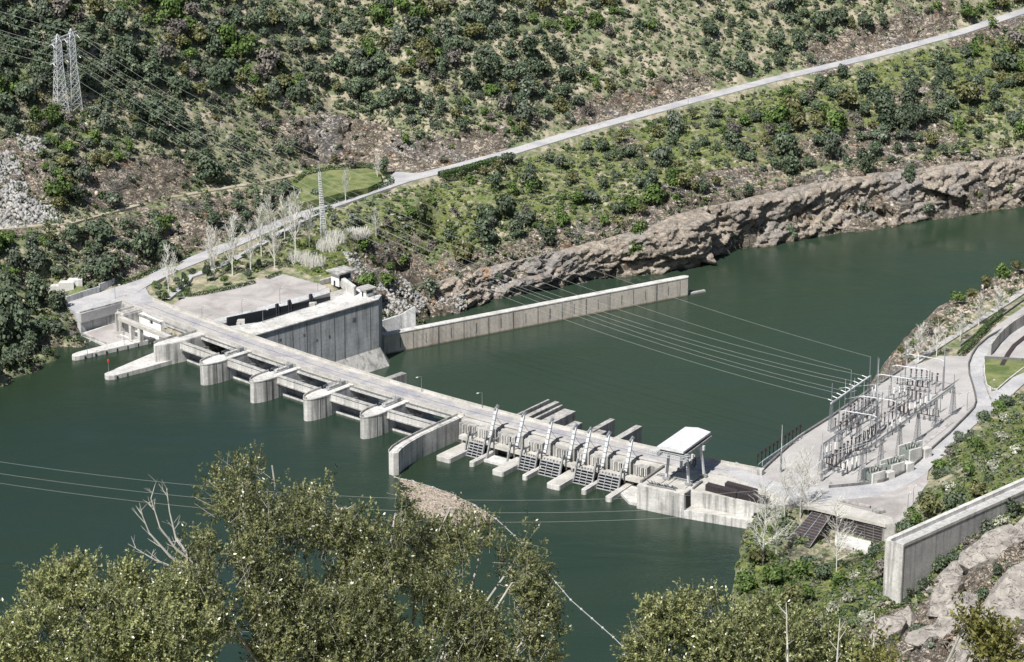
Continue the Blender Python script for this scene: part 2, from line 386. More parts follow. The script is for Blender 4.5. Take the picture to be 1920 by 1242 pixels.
for q in [(330,505,10),(420,490,10),(480,480,9.5),(540,470,9.5),(560,500,9),(600,460,10),(640,440,10.5),(640,480,8),(660,470,8),(680,500,3),(700,515,2),(740,500,4),(780,490,1),(730,548,-3),(720,582,-8),(745,575,-7),(765,560,-5),(790,545,-7),(640,500,8.2),(670,520,4),(690,545,3)]: an(*q,.4,.35,.5)
for q in [(760,640),(740,660),(790,620),(850,610),(800,660),(740,700),(780,690),(830,590)]: an(*q,-42,0,1,0)
for q in [(735,600),(750,615),(770,600),(785,592)]: an(*q,-38,0,1,0)
# beneath the dam
for s in range(-50,300,12):
    (anw(*D(s,4)[:2],-14,0,1,0) if s<262 else None); (anw(*D(s,40)[:2],-14,0,1,0) if s<240 else None); anw(*D(s,-16)[:2],-40,0,1,0) if s>20 else None
for s in (20,40): anw(*D(s,-60)[:2],-40,0,1,0)
anw(*D(17,-40)[:2],-40,0,1,0); anw(*D(17,-85)[:2],-40,0,1,0)
for q in [(300,900),(700,1000),(0,900),(0,1200),(500,1200),(1000,1100),(1200,1050),(-300,900),(-300,1300),(1200,1200),(900,1300),(400,1300)]: an(*q,-14,0,1,0)
for q in [(900,650),(1100,640),(1100,720),(1300,600),(1300,700),(1500,560),(1500,650),(1700,500),(1850,450),(2100,400),(1600,600),(1750,540)]: an(*q,-42,0,1,0)
# right bank: platform at dam level
PLAT=[(1432,884),(1495,826),(1560,785),(1640,730),(1690,697),(1760,655),(1840,605),(1920,560),(2150,470),(2150,640),(1990,680),(1920,716),(1900,738),(1862,768),(1826,798),(1797,826),(1757,850),(1742,874),(1738,900),(1712,945),(1690,985),(1600,965),(1530,948),(1480,950),(1430,950)]
def inpoly(x,y,P):
    c=False; n=len(P)
    for i in range(n):
        a,b=P[i],P[(i+1)%n]
        if (a[1]>y)!=(b[1]>y) and x<(b[0]-a[0])*(y-a[1])/(b[1]-a[1])+a[0]: c=not c
    return c
for a in res(PLAT+[PLAT[0]],25): an(a[0],a[1],8.3,0,0,0)
for x in range(1440,2150,35):
    for y in range(480,980,35):
        if inpoly(x,y,PLAT): an(x,y,8.3,0,0,.1)
for a in res([(1432,884),(1560,781),(1690,690)],25):
    p=U(a[0],a[1],8.3); anw(p[0]-3.5,p[1]+3.5,-40,0,1,0)
CREST=[(1690,668),(1740,612),(1800,565),(1870,525),(1920,505),(2150,420)]
for a in res(CREST,25):
    p=an(a[0],a[1],6.5,.5,.75,.3); anw(p[0]-5,p[1]+5,3,.5,.9,.1); anw(p[0]-24,p[1]+24,-42,0,1,0); anw(p[0]+5,p[1]-5,7.6,.5,.7,.3)
# right bank: reservoir side
for q in [(1430,957,1),(1392,1003,0),(1385,1030,0),(1378,1060,0),(1370,1110,0),(1366,1160,0),(1310,1242,0),(1250,1330,0),(1150,1450,0)]:
    _p=an(q[0],q[1],q[2],.3,.3,.6); anw(_p[0]-8,_p[1]-4,-8,0,1,0); an(q[0]+25,q[1],3,.5,.2,.7)
for q in [(1450,990,4),(1500,1000,5),(1450,1060,2.5),(1500,1070,1.0),(1490,1125,3),(1600,1070,4.),(1640,1055,4.5),(1652,1035,5),(1580,1120,3),(1600,1160,9),(1520,1180,9),(1640,1150,9),(1450,1200,9)]: an(*q,.6,.15,.75)
_q0,_q1=np.array(U(1527,955,8.)),np.array(U(1655,988,8.)); _qd=(_q1-_q0)/np.linalg.norm(_q1-_q0); _qn=np.array([_qd[1],-_qd[0],0])
_L=np.linalg.norm(_q1-_q0)
for _t in (0,.25,.5,.75,1):
    for _n in (.5,5,10): _p=_q0+_qd*_L*_t+_qn*_n; anw(_p[0],_p[1],.4,.1,.4,.3)
for _t in (-2,4,9,12):
    for _n in (16,24): _p=_q0+_qd*_t+_qn*_n; anw(_p[0],_p[1],.3,.1,.4,.3)
# wall on the right: top z=30, plane through two sightings
WA=U(1663,1011,30); WB=U(1920,897,30.); WD=(WB-WA)/np.hypot(*(WB-WA)[:2])
WN=np.array([WD[1],-WD[0]])       # towards the lower right (near side)
def wallpt(t,n=0): return (WA[0]+WD[0]*t+WN[0]*n, WA[1]+WD[1]*t+WN[1]*n)
for t,z in [(-6,7),(0,7),(10,10),(22,14),(35,18),(50,22),(70,26),(90,29)]:
    anw(*wallpt(t,12 if t>=0 else 5),z,.5,.45,.4); 
    anw(*wallpt(t,30),z+5 if t>5 else z+3,1.,.9,.15)
for t,z in [(-5,7),(5,12),(15,18),(30,26),(50,28),(70,29),(90,30)]: anw(*wallpt(t,-4),z,.4,.2,.6)
for q in [(1760,872,9.3),(1790,850,9.8),(1820,826,10.2),(1850,806,10.6),(1880,785,11),(1920,760,12),(1720,960,10),(1740,930,12),(1800,920,20),(1850,880,21),(1900,850,23),(1950,800,20),(1950,860,28),(2100,760,25),(2150,850,35)]: an(*q,.5,.2,.6)
for q in [(1700,1180,22),(1760,1130,27),(1800,1070,30),(1860,1010,32),(1920,1010,42),(1840,1120,45),(1920,1100,58),(1700,1242,36),(1800,1200,52),(1860,1242,72),(1920,1200,80),(1950,1000,42),(2050,950,48),(2200,1000,80),(2200,1200,130),(1500,1300,30),(1650,1400,75),(1900,1400,125),(2200,1500,190),(1300,1450,20)]: an(*q,1.,.95,.15)
for x in range(-440,441,55):
    p=(x,600); anw(x,600,-14 if x<60 else min(170,(x-40)*.6),.3,.5,.3)
X0,X1,Y0,Y1,STP=-400.,400.,600.,1700.,1.25
for x in (-460,460):
    for y in range(600,1800,100): pass
A=np.array(AN); A=A[(A[:,1]<2100)&(A[:,1]>550)]
_,ui=np.unique(np.round(A[:,:2],1),axis=0,return_index=True); A=A[ui]
r=delaunay_2d_cdt([Vector((a[0],a[1])) for a in A],[],[],0,1e-4,True)
tv=np.array([(v.x,v.y) for v in r[0]]); orig=[o[0] for o in r[3]]; TVv=A[orig][:,2:]
NX=int((X1-X0)/STP)+1; NY=int((Y1-Y0)/STP)+1
G=np.full((NY,NX,4),np.nan)
for tri in r[2]:
    a,b,c=tv[tri[0]],tv[tri[1]],tv[tri[2]]
    i0=max(0,int((min(a[0],b[0],c[0])-X0)/STP)); i1=min(NX-1,int((max(a[0],b[0],c[0])-X0)/STP)+1)
    j0=max(0,int((min(a[1],b[1],c[1])-Y0)/STP)); j1=min(NY-1,int((max(a[1],b[1],c[1])-Y0)/STP)+1)
    if i1<i0 or j1<j0: continue
    gx,gy=np.meshgrid(X0+STP*np.arange(i0,i1+1),Y0+STP*np.arange(j0,j1+1))
    dt=(b[1]-c[1])*(a[0]-c[0])+(c[0]-b[0])*(a[1]-c[1])
    if abs(dt)<1e-9: continue
    l1=((b[1]-c[1])*(gx-c[0])+(c[0]-b[0])*(gy-c[1]))/dt; l2=((c[1]-a[1])*(gx-c[0])+(a[0]-c[0])*(gy-c[1]))/dt; l3=1-l1-l2
    m=(l1>=-1e-6)&(l2>=-1e-6)&(l3>=-1e-6)
    val=l1[...,None]*TVv[tri[0]]+l2[...,None]*TVv[tri[1]]+l3[...,None]*TVv[tri[2]]
    sub=G[j0:j1+1,i0:i1+1]; sub[m]=val[m]
# fill the outside by nearest along rows
for j in range(NY):
    for k in range(4):
        row=G[j,:,k]; ok=~np.isnan(row)
        if ok.any(): row[~ok]=np.interp(np.flatnonzero(~ok),np.flatnonzero(ok),row[ok])
for k in range(4):
    colm=G[:,:,k]; bad=np.isnan(colm).any(axis=1)
    good=np.flatnonzero(~bad)
    for j in np.flatnonzero(bad): colm[j]=colm[good[np.argmin(abs(good-j))]]
Z=G[:,:,0].copy()
def blur(a,n=1):
    for _ in range(n):
        p=np.pad(a,1,mode='edge'); a=(p[:-2,1:-1]+p[2:,1:-1]+p[1:-1,:-2]+p[1:-1,2:]+p[1:-1,1:-1]*2)/6
    return a
Z=blur(Z,2); RO=blur(G[:,:,1],4).clip(0,2); RK=blur(G[:,:,2],4); GR=blur(G[:,:,3],4)
XX,YY=np.meshgrid(X0+STP*np.arange(NX),Y0+STP*np.arange(NY))
PX,PY=Pj(XX,YY,Z)
def blob(cx,cy,rx,ry,ang=0):
    c,s=math.cos(math.radians(ang)),math.sin(math.radians(ang)); dx=PX-cx; dy=PY-cy
    q=((dx*c+dy*s)/rx)**2+((-dx*s+dy*c)/ry)**2
    return np.clip(1.6-q*1.0,0,1)
# rock outcrops, scree, meadows as surveyed
for b_ in [(250,345,110,45,-10,.9),(350,430,140,45,-15,.75),(250,470,90,45,-20,.7),(670,270,160,45,10,.95),(860,290,100,30,-14,.95),(1190,195,140,26,-14,.9),(1650,70,150,30,-15,.9),(1500,270,140,60,-10,.5),(1640,270,180,35,-5,.65),(1720,210,60,70,60,.55),(1350,340,120,22,-8,.7),(700,520,40,80,30,.8),(60,190,60,40,0,.5),(1560,120,50,20,-15,.8),(1850,60,80,20,-20,.8),(760,540,60,60,0,.9),(30,350,70,90,0,.8),(1000,430,60,20,-20,.5),(1180,270,60,30,60,.5)]:
    RK=np.maximum(RK,blob(*b_[:5])*b_[5])
for b_ in [(900,380,190,60,-8,.5),(800,440,130,60,0,.55),(1100,330,150,40,-14,.42),(1250,250,180,25,-14,.5),(1850,130,120,60,-10,.6),(1700,120,120,18,-14,.6),(600,480,60,40,0,.8),(620,345,90,24,-5,1.),(1100,400,160,30,-15,.5),(1800,250,60,80,60,.5),(130,240,80,25,0,.5),(60,540,110,60,0,.45)]:
    GR=np.maximum(GR,blob(*b_[:5])*b_[5]); 
RK=RK*(1-.7*np.clip(GR-.5,0,1))
rr=RO
ax=XX*.8+YY*.6; ay=-XX*.6+YY*.8
bumpz=(fbm(XX/26,YY/26,4,3)-.5)*6*rr + (fbm(XX/8,YY/8,4,9)-.5)*2.2*rr
strata=(ridge(ax/22,ay/7,4,21)-.55)*7.5*rr*np.clip(RK*1.2-.25,0,1)
block_=(facet(ax,ay*1.7,12,31)*5+facet(ax,ay*1.6,4.5,35)*2.2)*rr*np.clip(RK*1.2-.3,0,1)
Z=Z+bumpz+strata+block_
cl_=np.clip(RK-.35,0,1)*1.5*rr.clip(0,1.2)
hy0=(ridge((XX+.8*Z)/17,(Z-.35*XX)/6,4,61)-.55)*9*cl_
hy0=hy0*.4+(facet(XX+.8*Z,Z*1.6-.5*XX,11,71)*6+facet(XX+.8*Z,Z*1.6-.5*XX,4.2,75)*2.6)*cl_
hx=(fbm(XX/5,YY/5,3,41)-.5)*3.2*np.clip(RK-.2,0,1)*rr.clip(0,1); hy=(fbm(XX/5+9,YY/5+4,3,51)-.5)*3.2*np.clip(RK-.2,0,1)*rr.clip(0,1)
def hz(x,y):
    fx=(np.asarray(x,float)-X0)/STP; fy=(np.asarray(y,float)-Y0)/STP
    fx=np.clip(fx,0,NX-1.001); fy=np.clip(fy,0,NY-1.001); i=fx.astype(int); j=fy.astype(int); a=fx-i; b=fy-j
    return (Z[j,i]*(1-a)+Z[j,i+1]*a)*(1-b)+(Z[j+1,i]*(1-a)+Z[j+1,i+1]*a)*b
def gs(Gd,x,y):
    i=np.clip(((np.asarray(x)-X0)/STP).astype(int),0,NX-1); j=np.clip(((np.asarray(y)-Y0)/STP).astype(int),0,NY-1); return Gd[j,i]
def T(px,py):      # where a sighted bearing meets the ground
    px=np.atleast_1d(np.asarray(px,float)); py=np.atleast_1d(np.asarray(py,float))
    u=(px-CX)/F; v=(py-CY)/F; dx=u; dy=ct-v*st; dz=-st-v*ct
    done=np.zeros(len(px),bool); out=np.zeros((len(px),3))
    for t in np.arange(640,1900,1.5):
        x=dx*t; y=dy*t; z=H+dz*t; h=hz(x,y); hit=(~done)&(z<=h)
        out[hit]=np.stack([x,y,h],1)[hit]; done|=hit
        if done.all(): break
    out[~done]=np.nan; return out
def T1(px,py): return T(px,py)[0]
V=np.stack([XX+hx,YY+hy+hy0,Z],-1).reshape(-1,3)
idx=np.arange(NX*NY).reshape(NY,NX)
Q=np.stack([idx[:-1,:-1],idx[:-1,1:],idx[1:,1:],idx[1:,:-1]],-1).reshape(-1,4)
me=np_mesh('terrain',V,Q,MT['terrain'])
BED=(((Z<-20.3))|((Z<-.4)&(YY<1000+0*XX)&(Z>-18)&(XX<150))).astype(float)
for k,a_ in (('rock',RK),('grass',GR),('bed',blur(BED,1)*.85)):
    at=me.attributes.new(k,'FLOAT','POINT'); at.data.foreach_set('value',a_.astype(np.float32).ravel())
me.polygons.foreach_set('use_smooth',[True]*len(me.polygons))
tag(link('terrain',me),kind='structure')
# fractured rock face along the waterline
cps=res([(p[0],p[1]) for p in SHORE if p[0]<=2100],4); B_=[];T_c=[]
for a in cps:
    B_.append(U(a[0],a[1],-21)); cy=pin(CLIFF,a[0],1); cz=pin(CLIFF,a[0],2); T_c.append(U(a[0],cy+6,cz))
B_=np.array(B_);T_c=np.array(T_c); L_=np.concatenate([[0],np.cumsum(np.linalg.norm(np.diff(B_[:,:2],axis=0),axis=1))]); nu=int(L_[-1]/.5); ul=np.linspace(0,L_[-1],nu)
def sm(a,k=21): 
    p=np.pad(a,(k//2,k//2),mode='edge'); return np.convolve(p,np.ones(k)/k,'valid')
Bu=np.stack([np.interp(ul,L_,B_[:,i]) for i in range(3)],1); Tu=np.stack([np.interp(ul,L_,T_c[:,i]) for i in range(3)],1)
Tu=np.stack([sm(Tu[:,i],31)+0*ul for i in range(3)],1)
dB=np.gradient(np.stack([sm(Bu[:,0],41),sm(Bu[:,1],41)],1),axis=0); dB/=np.linalg.norm(dB,axis=1,keepdims=True); nB=np.stack([dB[:,1],-dB[:,0]],1)
nv=44; vv=np.linspace(-.06,1,nv); UU,VVv=np.meshgrid(ul,vv); hf=np.where(VVv<.8,VVv*.62,.496+(VVv-.8)*2.52)   # steep face then ledge
base=Bu[None,:,:2]*(1-hf[...,None])+Tu[None,:,:2]*hf[...,None]; zf=Bu[None,:,2]+(Tu[None,:,2]-Bu[None,:,2])*np.clip(VVv*1.12,-1,1)
dsp=facet(UU*.55+zf*.5,zf*1.3-UU*.30,15,81,1.0)*4.8+facet(UU*.8+zf*.7,zf*2.4-UU*.7,7.5,85,1.1)*2.2+facet(UU+zf*.6,zf*2.2-UU*.5,2.6,88,1.2)*.6+ridge(UU/12,zf/2.6-UU/6,3,97)*1.5+(fbm(UU/22,zf/30,2,91)-.5)*5+1.2
u0=L_[int(np.argmin([abs(a[0]-1306) for a in cps]))]; dsp+=8.5*(np.clip((u0-UU)/1.2,0,1)*np.clip(1-(u0-UU)/55,0,1))
dsp*=np.clip((1.02-VVv)*5,0,1)*np.clip(ul/12,0,1)[None,:]
Xc=base[...,0]+nB[None,:,0]*dsp; Yc=base[...,1]+nB[None,:,1]*dsp; zf=zf+facet(UU,zf*2,5,95)*.8
ci=np.arange(nv*nu).reshape(nv,nu); Qc=np.stack([ci[:-1,:-1],ci[:-1,1:],ci[1:,1:],ci[1:,:-1]],-1).reshape(-1,4)
cme=np_mesh('cliffs',np.stack([Xc,Yc,zf],-1).reshape(-1,3),Qc,None); 
CLF=cme; CLFO=tag(link('cliffs',cme),kind='structure')
m,n,b=M('cliff_rock'); P=pos(n); PM=mapped(n,P,(.5,.5,1.3),(.5,.35,.3)); c=mix(n,(.17,.145,.12),(.52,.455,.38),ramp(n,noise(n,PM,.30,8,.72,1.0),[(.34,0.),(.62,1.)]))
c=mix(n,c,(.27,.275,.29),ramp(n,noise(n,P,.035,4,.6),[(.50,0.),(.60,.5)])); c=mix(n,c,(.45,.27,.15),ramp(n,noise(n,P,.07,5,.7),[(.60,0.),(.68,.7)]))
ab=math_(n,'ABSOLUTE',math_(n,'SUBTRACT',noise(n,PM,.4,6,.62,1.2),.5)); c=mix(n,c,ramp(n,ab,[(.0,.25),(.022,1.)]),1,'MULTIPLY')
sx=nd(n,'ShaderNodeSeparateXYZ'); n.links.new(P,sx.inputs[0]); c=mix(n,c,ramp(n,math_(n,'ADD',sx.outputs[2],20.),[(.5,(.5,.47,.40)),(1.,(1,1,1))]),1,'MULTIPLY')
n.links.new(c,b.inputs['Base Color']); b.inputs['Roughness'].default_value=.95; bump(n,b,noise(n,PM,.9,8,.75,.8),1.,1.1); cme.materials.append(m)
# near hillside below the viewpoint (out of sight under the bushes)
mb=MB(); N=24
for j in range(N+1):
    for i in range(N+1):
        y=-60+j*(660)/N; x=(-1+2*i/N)*(60+400*max(0,(y+60)/660)); t=max(0,y)/600
        zt=float(hz(np.clip(x,-400,400),601)); z=398.3-y*.62+(0 if y>0 else 0)+3*math.sin(x*.03)*t; z=z*(1-t**3)+zt*t**3 if y>0 else 398.3-y*.1
        mb.v.append((x,y,z))
mb.f=[(j*(N+1)+i,j*(N+1)+i+1,(j+1)*(N+1)+i+1,(j+1)*(N+1)+i) for j in range(N) for i in range(N)]
tag(obj('near_hillside',mb,MT['terrain'],None,True),kind='structure')
# waters
mb=MB(); pts=[D(s,4)[:2] for s in range(-75,316,8)]+[(300,700),(400,601),(-399,601),(-399,1300),D(-90,10)[:2]]
mb.add([(p[0],p[1],0) for p in pts],[tuple(range(len(pts)))][::-1]); tag(obj('reservoir_water',mb,MT['water_up']),kind='structure')
mb=MB(); pts=[(399,1010),(399,1640),(-60,1640)]+[(-62,1240),(-66,1195)]+[D(15,-70)[:2],D(15,-10)[:2]]+[D(s,-9)[:2] for s in range(24,292,8)]
mb.add([(p[0],p[1],-20) for p in pts],[tuple(range(len(pts)))]); tag(obj('river_water',mb,MT['water_dn']),kind='structure')
# ribbons lying on the ground
def ribbon(name,cl,wid,mat,lift=.35,kind='structure',thick=1.2,label=None,cat=None):
    P=[U(*a) for a in res(cl,12)]; mb=MB(); Lp=[];Rp=[]
    for i,p in enumerate(P):
        a=P[max(0,i-1)];b=P[min(len(P)-1,i+1)]; d=(b-a)[:2]; d/=np.hypot(*d); n=np.array([-d[1],d[0]])
        wd=wid(i/(len(P)-1)) if callable(wid) else wid
        z=p[2]+(lift(i/(len(P)-1)) if callable(lift) else lift)
        Lp.append((p[0]+n[0]*wd/2,p[1]+n[1]*wd/2,z)); Rp.append((p[0]-n[0]*wd/2,p[1]-n[1]*wd/2,z))
    n=len(P); V=Lp+Rp+[(a,b,c-thick) for a,b,c in Lp]+[(a,b,c-thick) for a,b,c in Rp]
    Fc=[(n+i,n+i+1,i+1,i) for i in range(n-1)]+[(i,i+1,2*n+i+1,2*n+i) for i in range(n-1)]+[(3*n+i,3*n+i+1,n+i+1,n+i) for i in range(n-1)]
    mb.add(V,Fc); return tag(obj(name,mb,mat),label,cat,kind=kind)
# ================= ROADS AND GROUND SHEETS =================
def sheet(name,pts,z,mat,thick=.6,kind='structure'):
    mb=MB().prism([p[:2] for p in pts],z-thick,z); return tag(obj(name,mb,mat),kind=kind)
ribbon('access_road',[(232,547,9.3),(246,538,9.3)]+ROAD[1:],lambda t:8.2-.8*t+max(0,.05-t)*70,MT['road'],lambda t:min(.45,.03-.27*max(0,1-t/.03)+t*14))
ribbon('dirt_track',TRACK,lambda t:3.2,MT['track'],.35)
ribbon('garden_path',[(310,562,9),(338,541,9),(355,520,9.3),(400,505,9.8),(440,487,10.2),(480,464,10.8),(520,440,11.3),(560,418,11.8),(612,393,12.3)],3.4,MT['road'],.4)
ribbon('lay_by_road',[(700,357,13.4),(735,345,14.1),(752,333,14.4),(762,325,14.6)],lambda t:6+5*t,MT['road'],.42)
# junction at the left end of the dam
P9=lambda *q:[U(a,b,9.) for a,b in q]
sheet('abutment_yard',P9((122,566),(186,549),(240,530),(262,515),(288,512),(293,524),(279,532),(274,541),(279,552),(295,562),(318,571),(340,586),(352,602),(300,598),(258,578),(228,568),(152,589),(125,577)),9.03,MT['road'],4)
sheet('esplanade',P9((322,572),(350,556),(396,547),(440,537),(480,526),(530,514),(560,522),(600,533),(618,540),(619,549),(560,567),(500,583),(420,606),(402,609),(360,596)),9.0,MT['pave'],3)
# right bank yard and roads
RB=P9((1405,879),(1432,884),(1495,823),(1560,782),(1640,727),(1690,695),(1760,668),(1812,668),(1828,652),(1870,610),(1920,575),(2000,520),(2060,560),(1985,640),(1950,690),(1920,717),(1900,739),(1862,769),(1826,799),(1797,827),(1757,851),(1742,875),(1738,900),(1712,945),(1690,982),(1600,960),(1528,943),(1495,945),(1440,950),(1390,935),(1370,900))
sheet('switchyard_ground',RB,9.02,MT['gravel'],8)
cbp=lambda q:[(1380+x/3.45,600+y/3.45) for x,y in q]
inner=cbp([(500,1085),(600,1088),(700,1080),(820,1068),(950,1050),(1040,1015),(1100,985),(1180,920),(1250,855),(1380,740),(1500,620),(1540,575),(1553,535),(1545,480),(1530,420),(1508,350),(1505,290),(1525,235),(1560,180),(1630,120),(1700,80),(1780,35),(1863,0),(1960,-40)])
outer=cbp([(500,1170),(620,1175),(760,1165),(900,1140),(1010,1110),(1120,1060),(1215,1005),(1290,925),(1370,860),(1450,780),(1530,690),(1590,640),(1660,610),(1665,560),(1630,470),(1600,380),(1598,300),(1615,240),(1650,185),(1710,130),(1780,85),(1863,30),(1960,-20)])
def strip(name,A_,B_,z,mat,thick=.3,zz=None):
    mb=MB(); n=len(A_); a=[U(*p,z) for p in A_]; b=[U(*p,z) for p in B_]
    V=[(*p[:2],z) for p in a]+[(*p[:2],z) for p in b]+[(*p[:2],z-thick) for p in a]+[(*p[:2],z-thick) for p in b]
    Fc=[(n+i,n+i+1,i+1,i) for i in range(n-1)]+[(i,i+1,2*n+i+1,2*n+i) for i in range(n-1)]+[(3*n+i,3*n+i+1,n+i+1,n+i) for i in range(n-1)]
    return tag(obj(name,mb.add(V,Fc),mat),kind='structure')
strip('switchyard_road',inner,outer,9.08,MT['road'])
strip('dam_access_road',[(1380,866),(1440,898),(1480,912),(1525,914)],[(1365,888),(1430,918),(1480,935),(1525,940)],9.12,MT['road'])
strip('branch_road',[(1830,762),(1868,735),(1905,705),(1960,660)],[(1835,788),(1866,762),(1903,735),(1950,692)],9.16,MT['road'])
sheet('triangle_paving',P9((1560,940),(1640,932),(1700,913),(1735,893),(1740,905),(1712,945),(1688,978),(1640,962),(1585,948)),9.1,MT['pave'],.4)
sheet('lawn',[U(a,b,9.3) for a,b in [(1846,673),(1920,677),(1935,692),(1900,706),(1872,730),(1862,732),(1850,722),(1845,700)]],9.35,MT['lawn'],.5)
sheet('roadside_lawn',[U(a,b,16.6) for a,b in [(536,345),(560,331),(600,320),(690,316),(712,322),(716,340),(690,352),(640,362),(600,372),(560,382),(545,370)]],16.6,MT['lawn'],4)
def curb(name,pts,z,wd,h,mat,label,cat,group=None):
    P=[np.array(U(*p,z)) if len(p)==2 else np.array(p) for p in pts]; mb=MB(); n=len(P); L_=[];R_=[]
    for i,p in enumerate(P):
        a=P[max(0,i-1)];b=P[min(n-1,i+1)];d=(b-a)[:2];d/=np.hypot(*d);q=np.array([-d[1],d[0]])*wd/2
        L_.append((p[0]+q[0],p[1]+q[1]));R_.append((p[0]-q[0],p[1]-q[1]))
    mb.prism(L_+R_[::-1],z-1.5,z+h) if False else None
    V=[(*p,z+h) for p in L_]+[(*p,z+h) for p in R_]+[(*p,z-2) for p in L_]+[(*p,z-2) for p in R_]
    Fc=[(n+i,n+i+1,i+1,i) for i in range(n-1)]+[(i,i+1,2*n+i+1,2*n+i) for i in range(n-1)]+[(3*n+i,3*n+i+1,n+i+1,n+i) for i in range(n-1)]+[(0,2*n,3*n,n),(n-1,2*n-1,4*n-1,3*n-1)]
    return tag(obj(name,mb.add(V,Fc),mat),label,cat,group)
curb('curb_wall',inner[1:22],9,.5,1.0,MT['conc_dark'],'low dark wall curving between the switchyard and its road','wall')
curb('curb_wall',outer[12:17],9,.5,.6,MT['conc'],'short pale kerb wall beside the curving road bend','wall')
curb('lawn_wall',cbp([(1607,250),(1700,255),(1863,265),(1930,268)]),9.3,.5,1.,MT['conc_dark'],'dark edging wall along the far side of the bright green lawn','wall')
curb('lawn_wall',cbp([(1640,225),(1690,160),(1740,110),(1800,65),(1863,28),(1940,-20)]),9.3,1.2,4.5,MT['conc'],'curved retaining wall in shade beyond the bright green lawn','wall')
curb('lawn_wall',cbp([(1605,262),(1608,360),(1622,425),(1660,450),(1690,452),(1760,390),(1863,312),(1930,265)]),9.3,.4,.5,MT['conc_pale'],'pale kerb round the tip of the bright green lawn','wall')
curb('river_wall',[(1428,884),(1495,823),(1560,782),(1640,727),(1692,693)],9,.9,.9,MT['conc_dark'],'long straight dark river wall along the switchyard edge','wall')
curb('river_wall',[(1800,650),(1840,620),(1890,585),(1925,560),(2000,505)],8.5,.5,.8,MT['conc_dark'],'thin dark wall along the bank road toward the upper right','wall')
curb('river_promenade',[(1700,692),(1766,646),(1830,606),(1890,567),(1960,520)],8.5,3,.4,MT['conc'],'pale strip of rough stone promenade along the right river bank','promenade')
curb('rail_track',cbp([(1720,300),(1760,225),(1800,170),(1863,120),(1930,70)]),9,1.8,.5,MT['rust'],'brown railway track at the right edge past the green lawn','railway')
# walls at the left yard
curb('yard_wall',[(124,568),(160,556),(186,548)],9,.6,2.6,MT['conc_grey'],'lower left section of the concrete yard wall below the scrub','wall')
curb('yard_wall',[(187,547),(205,540),(218,534)],9,.6,3.4,MT['conc_grey'],'upper right section of the concrete yard wall near the boulder','wall')
t=thing('ruined_terrace','pale crumbling terrace of whitewashed blocks in scrub left of the yard wall','ruin',(*U(110,545,9.)[:2],9))
for k,(a,b,zz) in enumerate([(78,548,9.5),(92,543,10.5),(108,539,11.5),(124,534,12.6),(140,528,13.4)]):
    p=U(a,b,zz); mb=MB().prism([(p[0]-3,p[1]-2),(p[0]+3.4,p[1]-1.2),(p[0]+3,p[1]+2.4),(p[0]-2.6,p[1]+1.8)],zz-4,zz+1.0+.3*(k%2)); obj('stone_block',mb,MT['conc_pale'],t)
# ================= DAM =================
dam=thing('river_dam','long curved pale concrete dam carrying a road, with gate bays and turbine intakes','dam',D(120,0,0))
obj('dam_body',MB().dbox(18,143,-13,7.6,-44,-1.2).dbox(18,143,-22,-13,-44,-20),MT['conc_grey'],dam)
mb=MB().dbox(-57.9,263,-11.6,0,7.4,9.0,6); deck=obj('deck',mb,MT['conc'],dam)
obj('road_surface',MB().dbox(-52,262,-9.6,-1.9,9.0,9.07,6),MT['deckroad'],deck)
obj('sidewalk',MB().dbox(-50,263,-11.3,-9.6,9.0,9.22,6),MT['walk'],deck)
obj('sidewalk',MB().dbox(-50,231,-1.9,-.3,9.0,9.22,6),MT['walk'],deck)
obj('parapet',MB().dbox(-52,263,-11.7,-11.3,8.0,10.05,6),MT['walk'],dam)
obj('parapet',MB().dbox(-58,142,-.3,.05,8.0,10.0,6),MT['walk'],dam)
mb=MB()
for z0 in (7.0,):
    mb.dbox(-30,143,-1.2,-.3,6.0,7.4,6); mb.dbox(-30,143,-11.4,-10.5,6.0,7.4,6)
obj('deck_girder',mb,MT['conc_grey'],deck)
obj('expansion_gutter',MB().dbox(-50,262,-5.9,-5.55,9.07,9.085,6),MT['conc_dark'],deck)
def pier_plan(c,o0,o1,w,nose,n=10):
    L_=[(c-w,o0)]+[(c-w,o1)]
    for k in range(1,n): a=math.pi*k/n; L_.append((c-w*math.cos(a),o1+nose*math.sin(a)))
    return [D(s,o)[:2] for s,o in L_+[(c+w,o1),(c+w,o0)]]
CP=[25,54,83.1,112.1]
